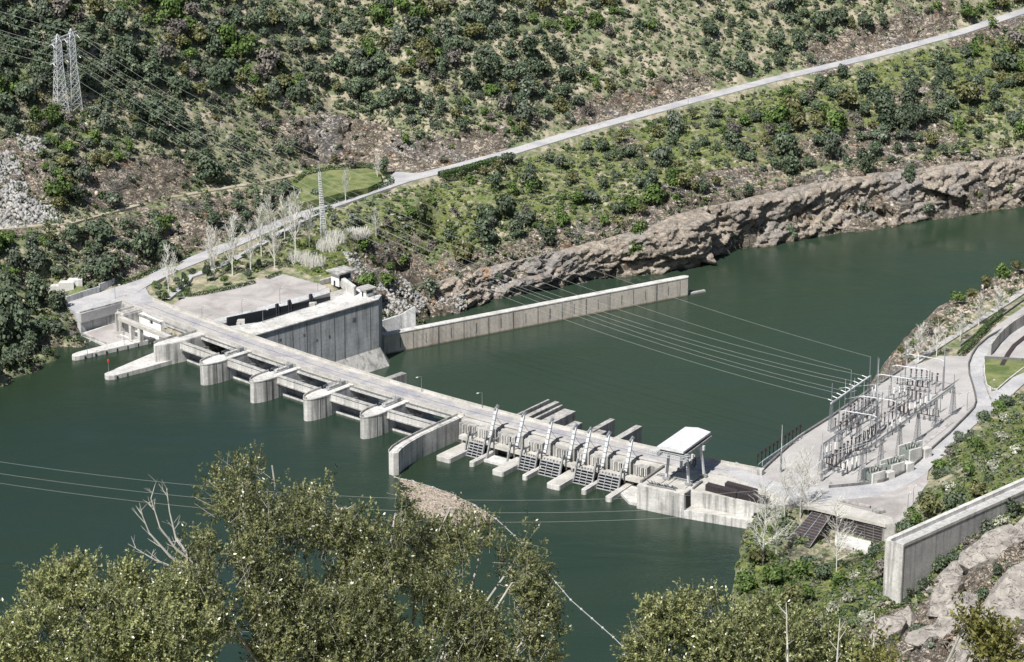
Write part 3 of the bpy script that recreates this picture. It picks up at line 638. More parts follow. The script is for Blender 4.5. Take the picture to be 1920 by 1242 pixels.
for i,c in enumerate(CP):
    mb=MB().prism(pier_plan(c,11.6,15,3.25,9.2),-14,8.6)
    pr=obj('pier',mb,MT['conc_streak'],dam)
    obj('pier_cap',MB().prism(pier_plan(c,11.6,15,3.4,9.4),8.6,9.0),MT['conc_pale'],pr)
    # low rim on the left edge of the nose
    rim=MB(); pl=[(c-3.2,11.8),(c-3.2,15)]+[(c-3.2*math.cos(a),15+9.1*math.sin(a)) for a in [math.pi*k/12 for k in range(1,8)]]
    for a,b in zip(pl[:-1],pl[1:]): rim.beam((*D(*a)[:2],9.4),(*D(*b)[:2],9.4),.3,.9)
    obj('rim_wall',rim,MT['conc'],pr)
    sl_=MB()
    for o,s_,wd in ((18.6,c+2.96,.5),(16.0,c+3.28,.6),(12.5,c+3.28,.7),(13.2,c-3.3,.6)):
        a=D(s_-.05,o-wd/2); b=D(s_+.06,o-wd/2); e=D(s_+.06,o+wd/2); f=D(s_-.05,o+wd/2)
        obj('stoplog_slot',MB().prism([p[:2] for p in (a,b,e,f)],-1,8.4),MT['conc_dark'],pr)
    obj('pier_wall',MB().dbox(c+.7,c+3,-14,11.6,-20,8.7).dbox(c-3,c-.7,-14,11.6,-20,8.7).dbox(c-.7,c+.7,-14,11.6,-20,7.6),MT['conc_grey'],pr)
    obj('pier_wall_cap',MB().dbox(c+.6,c+3.1,0.1,11.6,8.7,9.02).dbox(c-3.1,c-1.4,1.5,9.0,8.7,9.3),MT['conc_pale'],pr)
    rl=MB()
    for s_ in (c-3.05,c-1.2,c+.7):
        for k in range(5):
            o=1+k*2.4; rl.beam(D(s_,o,9),D(s_,o,10.1),.10)
        rl.beam(D(s_,1,10.1),D(s_,10.6,10.1),.12); rl.beam(D(s_,1,9.6),D(s_,10.6,9.6),.08)
    rl.beam(D(c-3.05,10.6,10.1),D(c+.7,10.6,10.1),.12)
    obj('railing',rl,MT['steel'],pr)
    box=MB().dbox(c-1.0,c+.6,2,4.2,9,10.6); obj('winch_box',box,MT['gate'],pr)
BAYS=[(-1,22)]+[(CP[i]+3,CP[i+1]-3) for i in range(3)]+[(115.1,141)]
for i,(a,b) in enumerate(BAYS):
    gb=obj('gate_beam',MB().dbox(a,b,11.6,13.2,6.1,8.95),MT['conc_pale'],dam)
    obj('beam_flange',MB().dbox(a,b,13.2,13.5,5.9,6.4).dbox(a,b,11.4,13.5,8.95,9.1),MT['conc'],gb)
    obj('gate_sill',MB().dbox(a,b,8.7,10.0,-3,.75),MT['conc_pale'],dam)
    g=MB(); n=8; m=6
    for k in range(n):
        z0=-1+7.6*k/n; z1=-1+7.6*(k+1)/n; o0=-4+math.sqrt(144-(z0-3)**2); o1=-4+math.sqrt(144-(z1-3)**2)
        for j in range(m):
            s0=a+(b-a)*j/m; s1=a+(b-a)*(j+1)/m
            g.add([D(s0,o0,z0),D(s1,o0,z0),D(s1,o1,z1),D(s0,o1,z1),D(s0,o0-.3,z0),D(s1,o0-.3,z0),D(s1,o1-.3,z1),D(s0,o1-.3,z1)],[(0,1,2,3),(7,6,5,4),(3,2,6,7)])
    gt=obj('radial_gate',g,MT['gate'],dam)
    for s_ in (a+1.6,b-1.6):
        ar=MB()
        for z_ in (.5,5.2): ar.beam(D(s_,7.6,z_),D(s_,-4,3),.55,.7)
        ar.tube(D(s_-1.5,-4,3),D(s_+1.5,-4,3),.6)
        obj('gate_arm',ar,MT['gate'],gt)
    hs=MB(); hs.beam(D(b-2.2,1.2,8.2),D(b-1.0,8,4.5),.28); obj('hoist_rod',hs,MT['paleSteel'],gt)
    wk=obj('walkway',MB().dbox(a,b,.05,2.3,7.5,8.3),MT['conc_pale'],dam)
    obj('cable_tray',MB().dbox(a,b,1.0,1.5,8.3,8.7),MT['conc_dark'],wk)
    rl=MB(); n=int((b-a)/2.6)
    for k in range(n+1):
        s_=a+(b-a)*k/n; rl.beam(D(s_,2.2,8.3),D(s_,2.2,9.3),.09)
    for z_ in (9.3,8.8): 
        for k in range(3): rl.beam(D(a+(b-a)*k/3,2.2,z_),D(a+(b-a)*(k+1)/3,2.2,z_),.09)
    obj('railing',rl,MT['steel'],wk)
# downstream fins
for s_,w_,o0,o1,z_ in ((53.6,1.6,-11.7,-61,-10),):
    fin=MB().prism([D(s_-w_,-14)[:2],D(s_+w_,-14)[:2],D(s_+w_,-61)[:2],D(s_-w_,-61)[:2]],-44,-10); obj('training_wall',fin,MT['conc'],dam)
for i,c in enumerate(CP+[141]): obj('downstream_pier',MB().dbox(c-2.6,c+2.6,-26,-14,-44,-12),MT['conc_grey'],dam)
# guide pier between spillway and power house (curved)
gp=[(141.6,-2),(141.4,12),(141.6,24),(142.6,34),(144.0,40),(145.4,43.4),(144.6,45.4),(142.4,45.2),(140.8,41),(139.6,34),(139.1,24),(139.0,12),(139.0,-2)]
pr=obj('dividing_wall',MB().prism([D(*q)[:2] for q in gp],-14,8.8),MT['conc_streak'],dam)
gi=[(140.9,-1),(140.8,12),(141,24),(141.9,34),(143.4,40.5),(144.6,43.4),(144.2,44.7),(142.9,44.6),(141.3,41),(140.1,34),(139.6,24),(139.6,12),(139.6,-1)]
rim=MB()
for a,b in zip(gp[7:12],gp[8:13]): rim.beam((*D(*a)[:2],9.2),(*D(*b)[:2],9.2),.3,1.0)
obj('rim_wall',rim,MT['conc'],pr)
obj('wall_cap',MB().prism([D(*q)[:2] for q in gi],8.8,9.0),MT['conc_pale'],pr)
# ---- power house ----
ph=obj('power_house_body',MB().dbox(143,231,-14,3.0,-44,8.6,6),MT['conc'],dam)
obj('intake_floor',MB().dbox(143,222,3.0,13.5,-14,-.8,6),MT['conc_grey'],ph)
obj('deck_slab',MB().dbox(142.6,231,-.3,2.4,8.6,9.0,6),MT['walk'],ph)
# buttress blocks with dark slots between, one group for each intake
grp=[(144,151.5),(151.8,158.8),(162,169.8),(174,182),(186.6,193.6),(197.2,199.9),(202.6,207.6),(211,217.4),(220.6,226.2)]
for a,b in grp:
    blk=obj('intake_block',MB().dbox(a,b,3.0,5.6,3.6,8.75),MT['conc'],ph)
    sl_=MB(); n=2 if b-a>4 else 1
    for k in range(n):
        s_=a+(b-a)*(.52+.26*k) if n>1 else (a+b)/2
        sl_.dbox(s_-.45,s_+.45,5.45,5.64,4.6,8.3)
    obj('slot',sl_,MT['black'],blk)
    cp=MB()
    for k in range(n+1):
        s_=a+(b-a)*(.28+.30*k); cp.dbox(s_-.25,s_+.25,5.6,6.2,5.5,8.4)
    obj('rib',cp,MT['conc_pale'],blk)
# bench beam across the intakes
obj('bench_beam',MB().dbox(146,229,5.6,8.4,3.4,4.9,6),MT['walk'],ph)
for a in np.arange(150,228,9.3): obj('bench_bracket',MB().dbox(a,a+.8,6.5,8.9,1.6,3.4),MT['conc'],ph)
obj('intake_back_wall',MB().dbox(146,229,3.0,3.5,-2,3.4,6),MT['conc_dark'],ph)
# intake piers (low, pale, in the water)
def lowpier(a,b,o1,z=1.8,r=.9):
    pts=[(a,5.6),(a,o1-r),(a+r*.3,o1-r*.3),(a+r,o1),(b-r,o1-.1),(b-r*.3,o1-r*.4),(b,o1-r),(b,5.6)]
    p=obj('intake_pier',MB().prism([D(*q)[:2] for q in pts],-12,z),MT['conc_pale'],ph)
    pts2=[(a+.45,5.6),(a+.45,o1-r-.3),(a+r,o1-.6),(b-r,o1-.6),(b-.45,o1-r-.3),(b-.45,5.6)]
    obj('pier_top',MB().prism([D(*q)[:2] for q in pts2],z,z+.12),MT['walk'],p); return p
for a,b,o1 in ((147.0,153.2,23.8),(160.3,162.2,21.6),(171.6,176.4,23.2),(183.3,185.2,21.3),(194.6,200.0,22.8),(207.9,209.8,21.3),(218.4,220.8,22.6)): lowpier(a,b,o1)
obj('blocked_intake_slab',MB().dbox(162.2,171.6,8.6,14.6,-8,.9),MT['conc_pale'],ph)
# trash racks
for a,b in ((153.2,160.0),(176.4,183.2),(185.2,193.6),(200.0,207.8),(209.8,218.2)):
    R_=MB(); pt=lambda s,t:D(s,13.6-2.2*t,-1.0+6.0*t)
    off=lambda s,t,e:(lambda p,q:(p[0]+(q[0]-p[0])*e,p[1]+(q[1]-p[1])*e,p[2]))(D(s,13.6-2.2*t,-1+6*t),D(s,12.6-2.2*t,-1+6*t))
    for k in range(7):
        t=k/6; R_.add([off(a,t,-.1),off(b,t,-.1),off(b,t,.5),off(a,t,.5),tuple(np.add(off(a,t,-.1),(0,0,.16))),tuple(np.add(off(b,t,-.1),(0,0,.16))),tuple(np.add(off(b,t,.5),(0,0,.16))),tuple(np.add(off(a,t,.5),(0,0,.16)))],[(3,2,1,0),(4,5,6,7),(0,1,5,4),(1,2,6,5),(2,3,7,6),(3,0,4,7)])
    for k in range(4):
        s_=a+(b-a)*k/3; R_.beam(pt(s_,0),pt(s_,1),.16,.4)
    rk_=obj('trash_rack',R_,MT['rackSteel'],ph)
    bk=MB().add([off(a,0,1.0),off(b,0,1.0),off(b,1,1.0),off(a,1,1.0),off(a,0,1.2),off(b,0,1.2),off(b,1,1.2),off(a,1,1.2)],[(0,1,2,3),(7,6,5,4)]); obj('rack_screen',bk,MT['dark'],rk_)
    tp=MB().dbox(a+.2,b-.2,9.2,11.3,4.9,5.15); 
    for k in range(6): s_=a+.8+(b-a-1.6)*k/5; tp.dbox(s_-.2,s_+.2,10.2,10.9,5.1,5.9)
    obj('rack_platform',tp,MT['conc'],rk_)
# strut frames
for s_ in (152.4,160.2,162.4,171.4,176.6,183.6,194.2,200.3,208.0,218.6):
    m_=MB(); m_.beam(D(s_,13.2,.8),D(s_,10.4,8.6),.55,.75); m_.beam(D(s_,8.3,.8),D(s_,8.5,7.2),.45,.6); m_.beam(D(s_,11.0,7.0),D(s_,8.3,7.0),.4,.7); m_.beam(D(s_,8.3,6.6),D(s_,5.6,7.0),.4,.6)
    obj('strut_frame',m_,MT['gate'],ph)
# inclined rake guides
for s_ in (160.0,172.3,184.6,195.0,201.2,209.1,218.7):
    j=MB(); j.beam(D(s_,7.8,6.6),D(s_,3.5,17.6),1.15,.7,up=(0,0,1)); ji=obj('rake_guide',j,MT['paleSteel'],ph)
    j=MB(); j.beam(D(s_-.35,4.1,16.6),D(s_+.35,2.9,18.6),.9,.9); obj('guide_head',j,MT['steel'],ji)
    for k in range(5):
        t=.1+.17*k; obj('guide_bracket',MB().beam(D(s_-.6,7.8-4.3*t+.3,6.6+11*t),D(s_+.6,7.8-4.3*t+.3,6.6+11*t),.25),MT['steel'],ji)
    j=MB(); j.beam(D(s_+.4,4.6,14.5),D(s_+1.6,1.2,9.2),.10); j.beam(D(s_+1.6,1.2,9.0),D(s_+1.6,1.2,10.6),.35)
    j.beam(D(s_+1.0,5.0,9.0),D(s_+1.0,.8,9.2),.5,.5); obj('winch_cable',j,MT['dark'],ji)
# downstream fins of the power house
def dsfin(a,b,o0,o1,z,zb=-44,mat='conc'):
    obj('draft_tube_pier',MB().prism([D(a,o0)[:2],D(b,o0)[:2],D(b,o1)[:2],D(a,o1)[:2]],zb,z),MT[mat],ph)
dsfin(149.2,150.0,-14,-44,4.5); dsfin(151.3,153.5,-14,-46,3.6); dsfin(149.2,153.5,-14,-30,2.6)
dsfin(158.0,159.0,-14,-41,5.0); dsfin(160.5,166.0,-14,-40,4.2)
dsfin(168,172,-14,-20,4.5); dsfin(173.0,176.6,-14,-29.5,5)
dsfin(183.3,185.6,-14,-39,5.2); dsfin(185.6,189.0,-14,-28,4.6); dsfin(193,196.8,-14,-24,4.4); dsfin(195.8,198.6,-14,-38.5,5.2)
# right part: deck yard, blocks and ramp
yb=obj('service_yard_block',MB().prism([D(*q)[:2] for q in ((231,-12),(231,22.4),(249,22.4),(249.2,18),(263,17.5),(279,18.2),(281,8),(275,-4),(264,-7),(263,-12))],-12,8.94),MT['conc_streak'],dam)
obj('yard_paving',MB().prism([D(*q)[:2] for q in ((231.3,.2),(231.3,22),(248.7,22),(249,17.7),(263,17.2),(278.6,17.9),(280,9),(268,0.2))],8.94,9.05),MT['walk'],yb)
obj('low_slab',MB().prism([D(*q)[:2] for q in ((220.8,5.6),(220.8,15),(226.8,20.4),(231,20.6),(231,5.6))],-8,1.1),MT['conc_pale'],yb)
obj('ramp',MB().prism([D(*q)[:2] for q in ((249,17.9),(249,22.3),(262,21.5),(276,20.6),(292,19),(292,12),(279,18.2),(263,17.5))],-12,3.2),MT['conc_streak'],yb)
obj('ramp_surface',MB().prism([D(*q)[:2] for q in ((249.2,18.0),(249.2,21.9),(262,21.0),(276,20.1),(290,18.6),(290,14),(279,18.3),(263,17.6))],3.2,3.27),MT['walk'],yb)
op=MB(); op.dbox(249.02,249.42,18.4,21.6,3.4,8.2); obj('tunnel_shade_panel',op,MT['black'],yb)  # solid black panel, its colour stands for the shaded tunnel inside
op=MB(); op.dbox(249.0,249.5,21.7,22.3,3.3,9.4).dbox(249.0,249.5,17.8,22.3,8.3,9.4).dbox(249.,249.5,17.8,18.3,3.3,8.3); obj('tunnel_frame',op,MT['conc_dark'],yb)
obj('yard_kerb',MB().dbox(231,231.8,2.5,20,9,9.9),MT['conc_dark'],yb); obj('yard_kerb',MB().dbox(249.4,250,9,16.5,9,9.8),MT['conc_dark'],yb)
obj('corner_post',MB().dbox(262.2,266,-9,-6.6,7,11.2),MT['conc'],dam)
rk_=MB()
for k in range(26):
    s_=234+k*.42; o=19.8+.4*math.sin(k*1.7); rk_.beam(D(s_,o-1.2,9.1),D(s_+.5*math.sin(k),o+.9,10.6+.3*math.cos(k*2.1)),.18)
rk_.beam(D(233.8,19,9.4),D(245,19,9.4),.3); rk_.beam(D(233.8,20.6,9.4),D(245,20.6,9.4),.3)
tag(obj('rake_comb',rk_,MT['steel']),'grey toothed cleaning rake lying on the yard edge by the crane','rake')
# ---- stop log stacks ----
def stack(a0,a1,o0,o1,h,label):
    t=thing('stoplog_stack',label,'stop logs',D((a0+a1)/2,(o0+o1)/2,9.05),'rusty stop logs stored beside the crane')
    n=4
    for k in range(n):
        z0=9.1+h*k/n; m_=MB(); p=[D(a0,o0),D(a1,o0+(o1-o0)*.0),D(a1,o1),D(a0,o1)]
        m_.prism([D(a0+.12*k%1*.2,o0-1.3)[:2],D(a1,o1-1.3)[:2],D(a1,o1+1.3)[:2],D(a0,o0+1.3)[:2]],z0,z0+h/n-.12)
        lg=obj('stop_log',m_,MT['rust'],t); rb=MB(); N_=12
        for j in range(N_+1):
            u=j/N_; s_=a0+(a1-a0)*u; o=o0+(o1-o0)*u
            rb.prism([D(s_-.12,o-1.42)[:2],D(s_+.12,o-1.42)[:2],D(s_+.12,o+1.42)[:2],D(s_-.12,o+1.42)[:2]],z0+.02,z0+h/n-.1)
        obj('stiffener',rb,MT['dark'],lg)
stack(254.0,266.0,14.2,16.0,2.4,'nearest to the crane of the dark rusty stop log stacks on the yard')
stack(266.4,277.6,15.8,16.6,2.3,'right hand dark rusty stop log stack at the edge above the ramp')
stack(259.0,271.0,8.9,11.0,2.0,'rear dark rusty stop log stack nearest the dam road')
# ---- gantry crane ----
cr=thing('gantry_crane','tall gantry crane with white roofed machine house on four legs over the dam end','crane',D(242.5,8.5,9.05))
for s_,o,s2 in ((237.6,12.8,238.4),(246.8,14.0,245.8),(248.0,3.9,246.6),(238.6,3.2,239.2)):
    m_=MB(); m_.beam(D(s_,o,10.1),D(s2,o+(-.4 if o>8 else .4),20.5),.7,.85); lg=obj('leg',m_,MT['paleSteel'],cr)
    m_=MB().dbox(s_-1.3,s_+1.3,o-.5,o+.5,9.25,10.2); obj('bogie',m_,MT['gate'],lg)
m_=MB(); m_.dbox(236.0,248.0,12.6,13.6,19.2,20.8).dbox(236.,248.,3.2,4.2,19.2,20.8); obj('cross_girder',m_,MT['paleSteel'],cr)
m_=MB(); m_.dbox(237.2,238.4,-4,19.8,20.8,22.0).dbox(246,247.2,-4,19.8,20.8,22.0).dbox(238.4,246,6,8,20.8,22); obj('main_girder',m_,MT['gate'],cr)
m_=MB(); m_.dbox(239.5,246.5,-1,17,22,23.2); obj('machine_house',m_,MT['dark'],cr)
rf=MB(); a,b,o0,o1=236.6,246.8,-3.6,19.0; ze,zr=23.6,24.3
P_=[D(a,o0,ze),D(b,o0,ze),D(b,o1,ze),D(a,o1,ze),D((a+b)/2,o0,zr),D((a+b)/2,o1,zr)]; L0=[(x,y,z-.7) for x,y,z in P_[:4]]
rf.add(P_+L0,[(0,4,5,3),(1,2,5,4),(3,5,2),(0,1,4),(6,7,1,0),(7,8,2,1),(8,9,3,2),(9,6,0,3),(9,8,7,6)]); 
me_=obj('roof',rf,MT['roofw'],cr)
m_=MB()
for z_ in (20.6,21.8,22.4):
    m_.beam(D(232.4,19.5,z_),D(249,19.8,z_),.16); m_.beam(D(232.4,17.8,z_),D(249,18,z_),.16)
for k in range(12):
    s_=232.4+k*1.45; m_.beam(D(s_,19.6,20.5),D(s_,19.6,22.5),.12); m_.beam(D(s_,17.8,20.6),D(s_+.5,19.7,21.3),.14)
obj('service_gantry',m_,MT['paleSteel'],cr)
m_=MB(); c_=np.array(D(247.6,12.0,17.2)); ax_=np.array(D(247.9,12.0,17.2))-c_; ax_/=np.linalg.norm(ax_)
e1=np.array([0,0,1.]); e2=np.cross(ax_,e1)
for k in range(18):
    a=2*math.pi*k/18;b=2*math.pi*(k+1)/18
    m_.beam(c_+(e1*math.cos(a)+e2*math.sin(a))*1.9,c_+(e1*math.cos(b)+e2*math.sin(b))*1.9,.45)
for k in range(6): a=2*math.pi*k/6; m_.beam(c_,c_+(e1*math.cos(a)+e2*math.sin(a))*1.9,.2)
obj('cable_reel',m_,MT['dark'],cr)
m_=MB(); m_.beam(D(240.2,9.3,9.05),D(240.2,18,9.05),.2,.12).beam(D(247,2,9.08),D(247,17,9.08),.2,.12).beam(D(237.6,0,9.08),D(237.6,17,9.08),.2,.12)
tag(obj('crane_rail',m_,MT['dark']),'pair of thin dark crane rails set in the yard beneath the gantry crane','rail')
# ================= NAVIGATION LOCK =================
lk=thing('navigation_lock','massive concrete lock with a dark chamber beside the esplanade, tall wall facing the river','lock',D(5,-45,-30))
A_=lambda x,y,z=9.:tuple(U(x,y,z)[:2])
BL=[A_(472.6,631.0),A_(709.4,561.7),A_(716,553.5),A_(662,538),A_(619,563),A_(488,604),A_(430,612)]
obj('lock_wall',MB().prism(BL,-44,9.0),MT['conc_grey'],lk)
top=[A_(474,629.5),A_(708,561),A_(713,554.5),A_(662,540.5),A_(622,564),A_(490,605),A_(440,616)]
obj('wall_top',MB().prism(top,9.0,9.06),MT['conc_pale'],lk)
c1,c2=np.array(U(472.6,631.0,9.)),np.array(U(709.4,561.7,9.)); dv=c2-c1; nv=np.array([dv[1],-dv[0],0])/np.hypot(*dv[:2])
jn=MB()
for t in (.2,.31,.42,.53,.64,.72,.93):
    p=c1+dv*t+nv*.04; jn.add([tuple(p+dv/np.linalg.norm(dv)*e+nv*q+np.array([0,0,z-9])) for z in (-20,8.4) for e,q in ((-.12,0),(.12,0),(.12,.06),(-.12,.06))],[(3,2,1,0),(4,5,6,7),(0,1,5,4),(1,2,6,5),(2,3,7,6),(3,0,4,7)])
for t,z,sz in ((.40,3,.5),(.50,-1,.5),(.215,4,.5),(.80,3.2,.9),(.60,-1,.5),(.27,-6,.4)):
    p=c1+dv*t+nv*.04; jn.add([tuple(p+dv/np.linalg.norm(dv)*e+nv*q+np.array([0,0,z-9+h])) for h in (-sz,sz) for e,q in ((-sz,0),(sz,0),(sz,.05),(-sz,.05))],[(3,2,1,0),(4,5,6,7),(0,1,5,4),(1,2,6,5),(2,3,7,6),(3,0,4,7)])
obj('wall_joint',jn,MT['conc_dark'],lk)
obj('coping',MB().beam(c1+nv*.15+np.array([0,0,-.2]),c2+nv*.15+np.array([0,0,-.2]),.5,.5),MT['conc_dark'],lk)
# chamber
obj('chamber_wall',MB().prism([A_(402,609),A_(420,606.5),A_(619,549),A_(612,543),A_(400,600)],-44,9.02),MT['conc_grey'],lk)
obj('chamber_shade_band',MB().beam(np.array(U(424,607,9.))+nv*.3+np.array([0,0,-1.4]),np.array(U(617,551,9.))+nv*.3+np.array([0,0,-5.2]),.5,8),MT['dark'],lk)  # dark colour laid over the lit wall stands in for the chamber's shade
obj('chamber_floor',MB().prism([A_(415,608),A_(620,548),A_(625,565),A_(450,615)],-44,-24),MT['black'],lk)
obj('chamber_end',MB().prism([A_(619,549),A_(646,541),A_(655,556),A_(620,564)],-30,9.02),MT['conc'],lk)
for t0 in (0.48,.60,.81):
    p=np.array(U(424,607,9.))*(1-t0)+np.array(U(617,551,9.))*t0; m_=MB(); m_.beam(p+nv*.5+np.array([0,0,-5]),p+nv*.5+np.array([0,0,2.4]),.9,1.4); m_.beam(p+nv*1.8+np.array([0,0,-5]),p+nv*1.8+np.array([0,0,1.8]),.4); obj('hoist_post',m_,MT['dark'],lk)
m_=MB()
for k in range(31):
    t=k/30; p=np.array(A_(492,604)+(9,))*(1-t)+np.array(A_(618,564.5)+(9,))*t; m_.beam(p,p+np.array([0,0,1.1]),.08)
    if k: m_.beam(q+np.array([0,0,1.1]),p+np.array([0,0,1.1]),.09)
    q=p
obj('railing',m_,MT['dark'],lk)
m_=MB()
for (x,y,r_) in ((452,607,1.6),(585,573,1.2),(590,571,.9),(447,609,.8)): p=U(x,y,9.); m_.prism([(p[0]-r_,p[1]-r_*.7),(p[0]+r_,p[1]-r_*.6),(p[0]+r_*.9,p[1]+r_*.8),(p[0]-r_*.8,p[1]+r_*.6)],9.05,9.05+r_)
obj('bollard_block',m_,MT['walk'],lk)
# sloping apron
ud=dv/np.linalg.norm(dv); a1=c1+dv*.50+np.array([0,0,-22]); a2=c2+np.array([0,0,-21.6])+ud*.6; b1=c1+dv*.50+nv*7.5+np.array([0,0,-31]); b2=c2+nv*6.2+ud*1.6+np.array([0,0,-31])
cr_=c2+ud*7.2+np.array([0,0,-31])
ap=MB().add([tuple(p) for p in (a1,a2,b2,b1,cr_,a1-[0,0,12],a2-[0,0,12],b2-[0,0,4],b1-[0,0,4],cr_-[0,0,4])],[(0,3,2,1),(1,2,4),(5,6,7,8),(2,7,9,4),(3,8,7,2),(0,5,8,3),(0,1,6,5),(1,4,9,6),(6,9,7)])
obj('apron',ap,MT['conc'],lk)
# the huts on the lock
def hut(px,py,w_,d_,h,label,over=1.1,open_=True):
    p=U(px,py,9.); t=thing('control_hut',label,'hut',(p[0],p[1],9.05),None); u=dv[:2]/np.hypot(*dv[:2]); v=nv[:2]
    C=lambda a,b:(p[0]+u[0]*a+v[0]*b,p[1]+u[1]*a+v[1]*b)
    R4=lambda a0,a1,b0,b1:[C(a0,b0),C(a1,b0),C(a1,b1),C(a0,b1)]
    obj('wall',MB().prism(R4(-d_/2,d_/2,-w_/2,w_/2),9.05,9+h),MT['white'],t)
    obj('roof',MB().prism(R4(-d_/2-over,d_/2+over,-w_/2-over,w_/2+over),9+h+.02,9+h+.5),MT['conc'],t)
    obj('window',MB().prism(R4(-d_/2+.4,d_/2-.4,w_/2,w_/2+.06),9+h*.45,9+h*.85),MT['dark'],t)
    obj('door',MB().prism(R4(-d_/2-.06,-d_/2,-.9,.2),9.05,9+2.3),MT['dark'],t)
    return t
hut(640,533,5.0,7,6.0,'taller control hut with flat roof at the rear of the lock block',1.6)
hut(688,555,3.6,4.2,3.4,'smaller white hut at the outer corner of the lock block')
w2=MB().prism([A_(640,540),A_(664,556),A_(668,553),A_(645,536)],9,13.0); obj('screen_wall',w2,MT['conc_pale'],lk)
m_=MB().prism([A_(600,533),A_(640,522),A_(642,520),A_(600,530)],8.5,10.5); obj('end_wall',m_,MT['conc'],lk)
# low retaining wall beside the rubble
rw=MB(); P1,P2,P3=U(712,604,-10.),U(753,590.5,-8.),U(779,575.5,-3.)
n1=np.array([.5,-.86])*1.2
rw.prism([P1[:2],P2[:2],P3[:2],P3[:2]-n1,P2[:2]-n1,P1[:2]-n1],-44,[-10,-8,-3,-3,-8,-10])
tag(obj('retaining_wall',rw,MT['conc_grey']),'stepped dark retaining wall holding rubble between lock and long guide wall','wall')
# long guide wall
g1,g2=np.array(U(719,629,-11.)),np.array(U(1290,520,-11.)); gd=(g2-g1)/np.linalg.norm(g2-g1); gn=np.array([gd[1],-gd[0],0])
W_=3.4; pts=[g1,g2,g2+gd*1.1-gn*.9,g2+gd*1.3-gn*1.7,g2+gd*.8-gn*2.8,g2-gn*W_,g1-gn*W_]
gw=thing('guide_wall','long straight pale guide wall reaching from the lock into the river','wall',tuple(g1)[:2]+(-20,))
obj('wall_body',MB().prism([p[:2] for p in pts],-44,-11.4),MT['conc_guide'],gw)
c=(g1+g2)/2; obj('coping',MB().prism([(p+gn*.15)[:2] if i in(0,1) else (p-gn*.1)[:2] for i,p in enumerate(pts)],-11.4,-11.0),MT['conc_pale'],gw)
L_=np.linalg.norm(g2-g1); jn=MB()
for k in range(1,int(L_/6.3)+1):
    p=g1+gd*(L_-k*6.3+2)+gn*.02; hh=-12 if k%2 else -13.5; wdt=.16 if k%3 else .26
    jn.prism([(p-gd*wdt)[:2],(p-gd*wdt+gn*.05)[:2],(p+gd*wdt+gn*.05)[:2],(p+gd*wdt)[:2]],-20 if k%2 else -18,hh)
obj('joint',jn,MT['conc_dark'],gw)
q=g2+gd*2.5-gn*1; tag(obj('concrete_raft',MB().prism([(q+gd*0)[:2],(q+gd*8+gn*.2)[:2],(q+gd*8.2-gn*1.4)[:2],(q+gd*.3-gn*1.5)[:2]],-21,-19.3),MT['conc']),'low pale concrete raft in water off the tip of the guide wall','raft')
# ================= LEFT UPSTREAM STRUCTURES =================
la=thing('lock_forebay','low concrete forebay platform and retaining wall at the upstream side of the lock','forebay',D(-45,10,0))
obj('retaining_wall',MB().prism([D(*q)[:2] for q in ((-58.2,0),(-58.0,21.2),(-60,22.5),(-60,0))],-10,9.1),MT['conc_grey'],la)
obj('wall_parapet',MB().prism([D(*q)[:2] for q in ((-57.9,0),(-57.7,21.4),(-58.3,21.4),(-58.3,0))],7.4,9.7),MT['conc'],la)
obj('platform',MB().prism([D(*q)[:2] for q in ((-58.2,0),(-56,22.6),(-34,24.2),(-29,16),(-28,0))],-10,1.0),MT['conc_pale'],la)
obj('platform_paving',MB().prism([D(*q)[:2] for q in ((-57.8,2),(-55,21),(-35,22.6),(-36,12),(-44,12),(-45,3))],1.0,1.06),MT['pave'],la)
obj('platform_kerb',MB().dbox(-55,-34,22.6,23.2,1,1.7).dbox(-44,-30,10.2,10.8,1,2.3).dbox(-43,-31,14.5,14.8,1,1.8),MT['conc'],la)
j=obj('jetty',MB().prism([D(*q)[:2] for q in ((-35,16),(-36.2,38),(-35.4,41.5),(-33.6,43),(-32.2,42.6),(-31.6,40.5),(-29,16),(-28,5),(-31,5),(-33,14))],-10,1.8),MT['conc_pale'],la)
fn=MB()
for o in range(8,42,5): fn.prism([D(-28.3-(o-5)*.09,o)[:2],D(-28.0-(o-5)*.09,o)[:2],D(-28.0-(o-5)*.09,o+.6)[:2],D(-28.3-(o-5)*.09,o+.6)[:2]],-1,1.3)
obj('fender',fn,MT['dark'],j)
j=obj('jetty',MB().prism([D(*q)[:2] for q in ((-15.5,12),(-8.8,44),(-8.2,46),(-6.6,47),(-4.8,46.6),(-3.8,44.6),(-2.5,30),(-2.2,16),(-4,12))],-10,1.8),MT['conc_pale'],la)
fn=MB()
for o in range(18,44,5): fn.prism([D(q,oo)[:2] for q,oo in ((-2.5-(o-16)*.045,o),(-2.2-(o-16)*.045,o),(-2.2-(o-16)*.045,o+.6),(-2.5-(o-16)*.045,o+.6))],-1,1.3)
obj('fender',fn,MT['dark'],j)
pr=obj('pier',MB().prism([D(*q)[:2] for q in ((-7.5,10),(-7.2,20),(-6.4,22.4),(-4.8,22.8),(-3.2,20),(-2.0,16),(-1.2,11),(-1,-14),(-6,-14),(-6,10))],-12,8.8),MT['conc_streak'],dam)
obj('pier_cap',MB().prism([D(*q)[:2] for q in ((-7.2,10),(-6.9,20),(-6.2,22.1),(-4.8,22.4),(-3.5,20),(-2.3,16),(-1.5,11),(-1.3,0.1),(-5.6,.1),(-5.6,10))],8.8,9.05),MT['conc_pale'],pr)
rim=MB()
for a,b in (((-7.2,10),(-7,20)),((-7,20),(-6.2,22.3)),((-5.8,1),(-5.8,10))): rim.beam((*D(*a)[:2],9.6),(*D(*b)[:2],9.6),.25,.9)
obj('rim_wall',rim,MT['conc'],pr)
